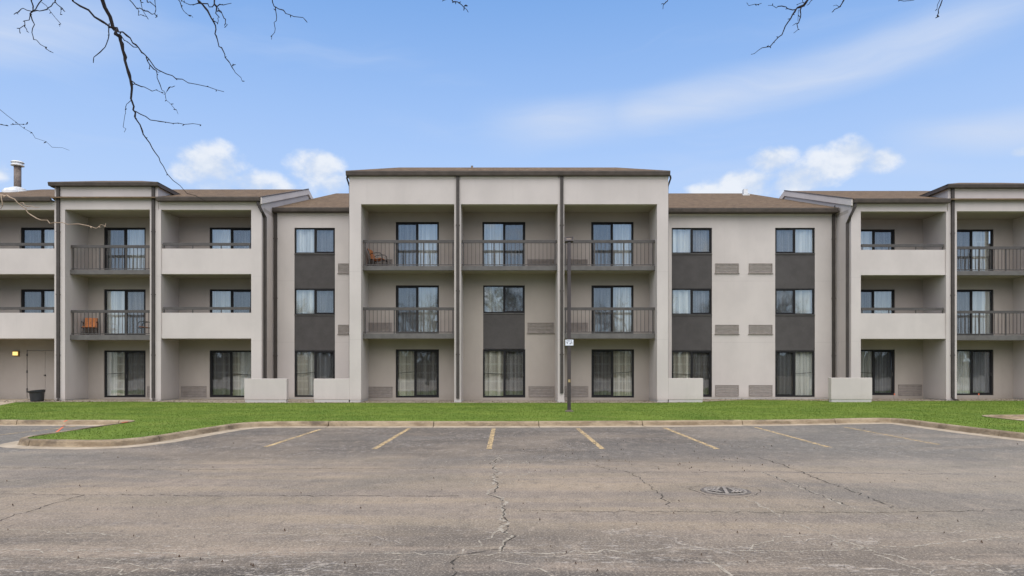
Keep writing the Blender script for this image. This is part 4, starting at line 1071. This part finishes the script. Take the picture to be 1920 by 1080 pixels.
tw = [([(225, 60), (226, 68), (233, 75), (245, 85), (257, 89)], 2.6, 1.6), ([(274, 107), (281, 122), (292, 132), (297, 148), (302, 166), (310, 178)], 2.6, 1.2), ([(281, 122), (279, 128)], 2, 1.4), ([(310, 178), (315, 190), (328, 204), (334, 214)], 1.1, .8), ([(292, 132), (302, 134)], 1.6, 1), ([(313, 171), (320, 163), (328, 161)], 1.8, 1.2), ([(302, 173), (313, 171)], 1, .9),
      ([(246, 151), (256, 160), (270, 165), (285, 168), (302, 173)], 2.4, 1.3), ([(254, 209), (262, 214), (280, 224), (300, 228), (325, 231), (345, 233), (377, 234)], 2.6, 1.3), ([(205, 44), (205, 60), (206, 72), (195, 88), (180, 108), (175, 118)], 2.8, 1.6),
      ([(245, 186), (240, 195), (237, 206), (234, 215), (235, 240), (233, 248)], 1.4, .9), ([(60, 0), (62, 18), (60, 28), (62, 45), (61, 60), (64, 72), (75, 82), (90, 92), (100, 99)], 2.6, 1.3), ([(77, 0), (70, 10), (62, 22), (57, 28), (48, 40), (46, 48), (37, 59)], 2.8, 1.6), ([(47, 46), (50, 55), (54, 61)], 2, 1.2),
      ([(26, 27), (33, 20), (45, 18), (57, 21), (70, 23), (78, 20), (90, 18), (100, 6), (104, 0)][::-1], 2.4, 1.8), ([(78, 4), (92, 20), (100, 29), (112, 42), (112, 50)], 1.4, .9), ([(103, 3), (114, 15), (122, 22)], 2.2, 1.4), ([(114, 15), (113, 27)], 1.4, 1),
      ([(240, 0), (255, 13), (270, 18), (285, 24), (295, 31)], 2.4, 1.8), ([(277, 0), (290, 12), (294, 20), (293, 30)], 2, 1.3), ([(263, 0), (268, 17), (277, 34)], 1.8, 1.2), ([(289, 0), (292, 13)], 1.8, 1.2), ([(257, 14), (260, 26), (270, 30), (278, 36)], 1.4, 1.6), ([(371, 0), (378, 10), (390, 25), (400, 42), (405, 55), (406, 70), (412, 85), (420, 98), (428, 115), (436, 124), (444, 138), (454, 152)], 4.2, 1.2),
      ([(399, 40), (408, 43)], 3, 1.6), ([(436, 124), (442, 121)], 3, 1.2), ([(401, 0), (405, 12), (407, 25), (410, 34), (408, 45)], 4, 1.2), ([(406, 13), (396, 14), (390, 9), (372, 8), (355, 6), (340, 0)], 2.8, 1.4), ([(406, 13), (420, 9), (434, 6)], 2.4, 1.2), ([(409, 15), (415, 22), (420, 34), (425, 42), (423, 50)], 2.4, 1.4), ([(408, 22), (415, 24)], 3, 2),
      ([(333, 0), (340, 12), (343, 20), (355, 28), (362, 33)], 2.2, 1), ([(512, 0), (512, 8), (517, 13), (517, 32), (514, 45), (514, 62), (509, 74)], 2.6, 1.2), ([(517, 13), (532, 20), (543, 28), (567, 34), (576, 42)], 2.2, 1.4), ([(870, 12), (877, 11)], 2.6, 1.2), ([(846, -4), (850, 4), (858, 6), (868, 12), (872, 18), (878, 23)], 3, 1.4), ([(829, 2), (838, 1), (846, -3)], 1.6, 1.2), ([(860, 6), (864, 3)], 2.4, 1.2)]
for pts, a, b in tw: br(TL, limbL, pts, y, a * .8, b * .75, name='twig')
# twigs low on the left, sunlight painted into their tan bark colour
branch(TL, [(-60, 350), (0, 364), (12, 368), (28, 374), (42, 385), (55, 398), (70, 409), (85, 414), (105, 417), (130, 420), (160, 423), (180, 426), (190, 423), (198, 419)], 5.6, 2.4, 1.1, 'bark_sunlit', None, (-6.6, 3.7, 3.1), 'twig')
branch(TL, [(38, 381), (52, 385), (62, 389), (74, 388)], 5.6, 1.6, 1, 'bark_sunlit', None, None, 'twig')
branch(TL, [(2, 365), (3, 378), (1, 392)], 5.6, 2, 1.2, 'bark_sunlit', None, None, 'twig')
branch(TL, [(-30, 195), (0, 208), (30, 226), (45, 240), (70, 258), (98, 275), (130, 282)], 6.0, .7, .5, 'bark', None, (-6.5, 3.8, 4.2), 'twig')
branch(TL, [(-20, 228), (0, 231), (15, 236)], 6.0, 1.6, 1.2, 'bark', None, None, 'twig'); branch(TL, [(20, 234), (34, 230), (50, 233)], 6.0, 1.0, .7, 'bark', None, None, 'twig')
TR = make_tree((6.9, 3.4, 0), [(6.9, 3.4, -.05), (6.85, 3.4, 1.8), (6.7, 3.5, 3.4), (6.5, 3.8, 5.0), (6.2, 4.2, 6.0)], None, 'leafless tree at the right, few dark twigs at the top edge')
limbR = [Vector((6.2, 4.2, 6.0)), P3(2000, -140, 6.0), P3(1780, -90, 6.8), P3(1600, -80, 7.2), P3(1420, -70, 7.4), P3(1258, -14, 7.4)]
mb = limb_tube(limbR, .09, .010, 8, False); o = mb.build('limb', M['bark'], None, smooth=True); o.parent = TR; o.location = -TR.location
for pts, a, b in [([(1512, 0), (1507, 9), (1500, 14), (1492, 18), (1485, 28), (1478, 42), (1470, 57), (1460, 70), (1445, 87), (1430, 90), (1415, 101), (1408, 102)], 5, .9), ([(1492, 18), (1478, 15), (1468, 11), (1455, 13), (1440, 10)], 2.6, 1), ([(1503, 13), (1501, 26), (1498, 42), (1494, 53), (1488, 62)], 2.6, 1), ([(1497, 18), (1496, 40)], 1.2, 1), ([(1498, 43), (1486, 48)], 1.6, .9),
                  ([(1508, 0), (1494, 9)], 1.8, 1.2), ([(1520, 0), (1513, 10)], 2, 1.4), ([(1584, 0), (1576, 12), (1566, 18), (1560, 23)], 2.8, 1.6), ([(1574, 13), (1562, 11)], 1.4, .9), ([(1768, 0), (1758, 16), (1757, 32)], 2.4, 1.8), ([(1757, 28), (1755, 33)], 3, 2.4), ([(1762, 0), (1757, 17)], 1.2, 1), ([(1680, 0), (1695, 1.5), (1714, 0)], 1.8, 1.4), ([(1251, 0), (1246, 6), (1240, 8)], 2.2, 1.4), ([(1247, 6), (1243, 17)], 1.8, 1.2), ([(1400, 5), (1414, 8), (1428, 6)], 1.2, 1.2)]:
    br(TR, limbR, pts, 7.2, a * .8, b * .75, name='twig')

# bare trees across the lot behind the photographer (their reflections fill the glass)
def grow(mb, p, d_, L, r, depth, R_):
    if depth == 0 or r < .006: return
    k_ = 3; q = [p]
    for i in range(k_): d_ = (d_ + Vector((R_.gauss(0, .12), R_.gauss(0, .12), R_.gauss(.03, .08)))).normalized(); q.append(q[-1] + d_ * L / k_)
    mb.tube(q, [r * (1 - .35 * i / k_) for i in range(k_ + 1)], 6 if depth > 3 else 4, False)
    for c_ in range(3 if depth > 1 else 2):
        ax = Vector((R_.gauss(0, 1), R_.gauss(0, 1), R_.gauss(0, .5))).normalized(); nd = (d_ + ax * R_.uniform(.45, .8)).normalized()
        if nd.z < -.1: nd.z = .1
        grow(mb, q[-1] if c_ < 2 else q[2], nd, L * R_.uniform(.68, .84), r * R_.uniform(.55, .66), depth - 1, R_)
tm = []
for k in range(3):
    R_ = random.Random(40 + k); cr = MB(); tr = MB()
    tr.tube([(0, 0, -.1), (.05, 0, 1.2), (0, .05, 2.5)], [.26, .22, .19], 10)
    for c_ in range(4): grow(cr, Vector((0, .05, 2.4)), Vector((math.cos(c_ * 1.57 + k) * .5, math.sin(c_ * 1.57 + k) * .5, 1)).normalized(), 3.0, .14, 6, R_)
    tm.append((tr.mesh('trunk', M['bark']), cr.mesh('crown', M['bark'])))
for i, (x, yy, sc) in enumerate([(-30, -24, 1.0), (-19, -30, 1.1), (-9, -22, .95), (1, -28, 1.2), (9, -20, .9), (19, -27, 1.1), (29, -22, 1.0), (40, -30, 1.1)]):
    t = tag(empty('bare_tree', (x, yy, 0), i * 1.1), 'leafless tree behind the parking lot, seen only as a reflection in the windows', 'tree', 'bare trees behind the photographer'); t.scale = (sc,) * 3
    obj('trunk', tm[i % 3][0], t); obj('crown', tm[i % 3][1], t)
mb = MB(); R_ = random.Random(9)
for i in range(420):
    x = -110 + i * .53; yy = -50 + R_.uniform(-5, 5); h_ = R_.uniform(4.5, 8); q = 7
    for j in range(12):
        a = R_.uniform(0, 6.28); mb.tube([(x, yy, 0), (x + math.cos(a) * .8, yy + math.sin(a) * .8, h_ * .5), (x + math.cos(a) * 1.6, yy + math.sin(a) * 1.6, h_)], [.10, .07, .03], 4, False)
tag(mb.build('thicket', M['bark']), 'low dark thicket far behind the parking lot', None, None, 'stuff')

# dark evergreen hedge added out of view to darken the ground floor reflections
mb = MB(); R_ = random.Random(12); nx, nz = 260, 9; g = []
for i in range(nx):
    x = -130 + i; hh = 4.2 + 1.2 * math.sin(i * .31) + R_.uniform(-.5, .5)
    g.append([(x + R_.uniform(-.3, .3), -57 + R_.uniform(-.8, .8) - .6 * (k / nz), hh * k / (nz - 1)) for k in range(nz)] + [(x, -59.5 + R_.uniform(-.4, .4), hh * .9), (x, -60, 0)])
for a_, b_ in zip(g[:-1], g[1:]):
    for k in range(len(a_) - 1): mb.quad(b_[k], a_[k], a_[k + 1], b_[k + 1])
tag(mb.build('backdrop', painted('dark_backdrop_green', (.030, .042, .020), .4, .95, 2, .1)), 'long dark evergreen hedge, added unseen to darken the ground floor window reflections', 'backdrop')
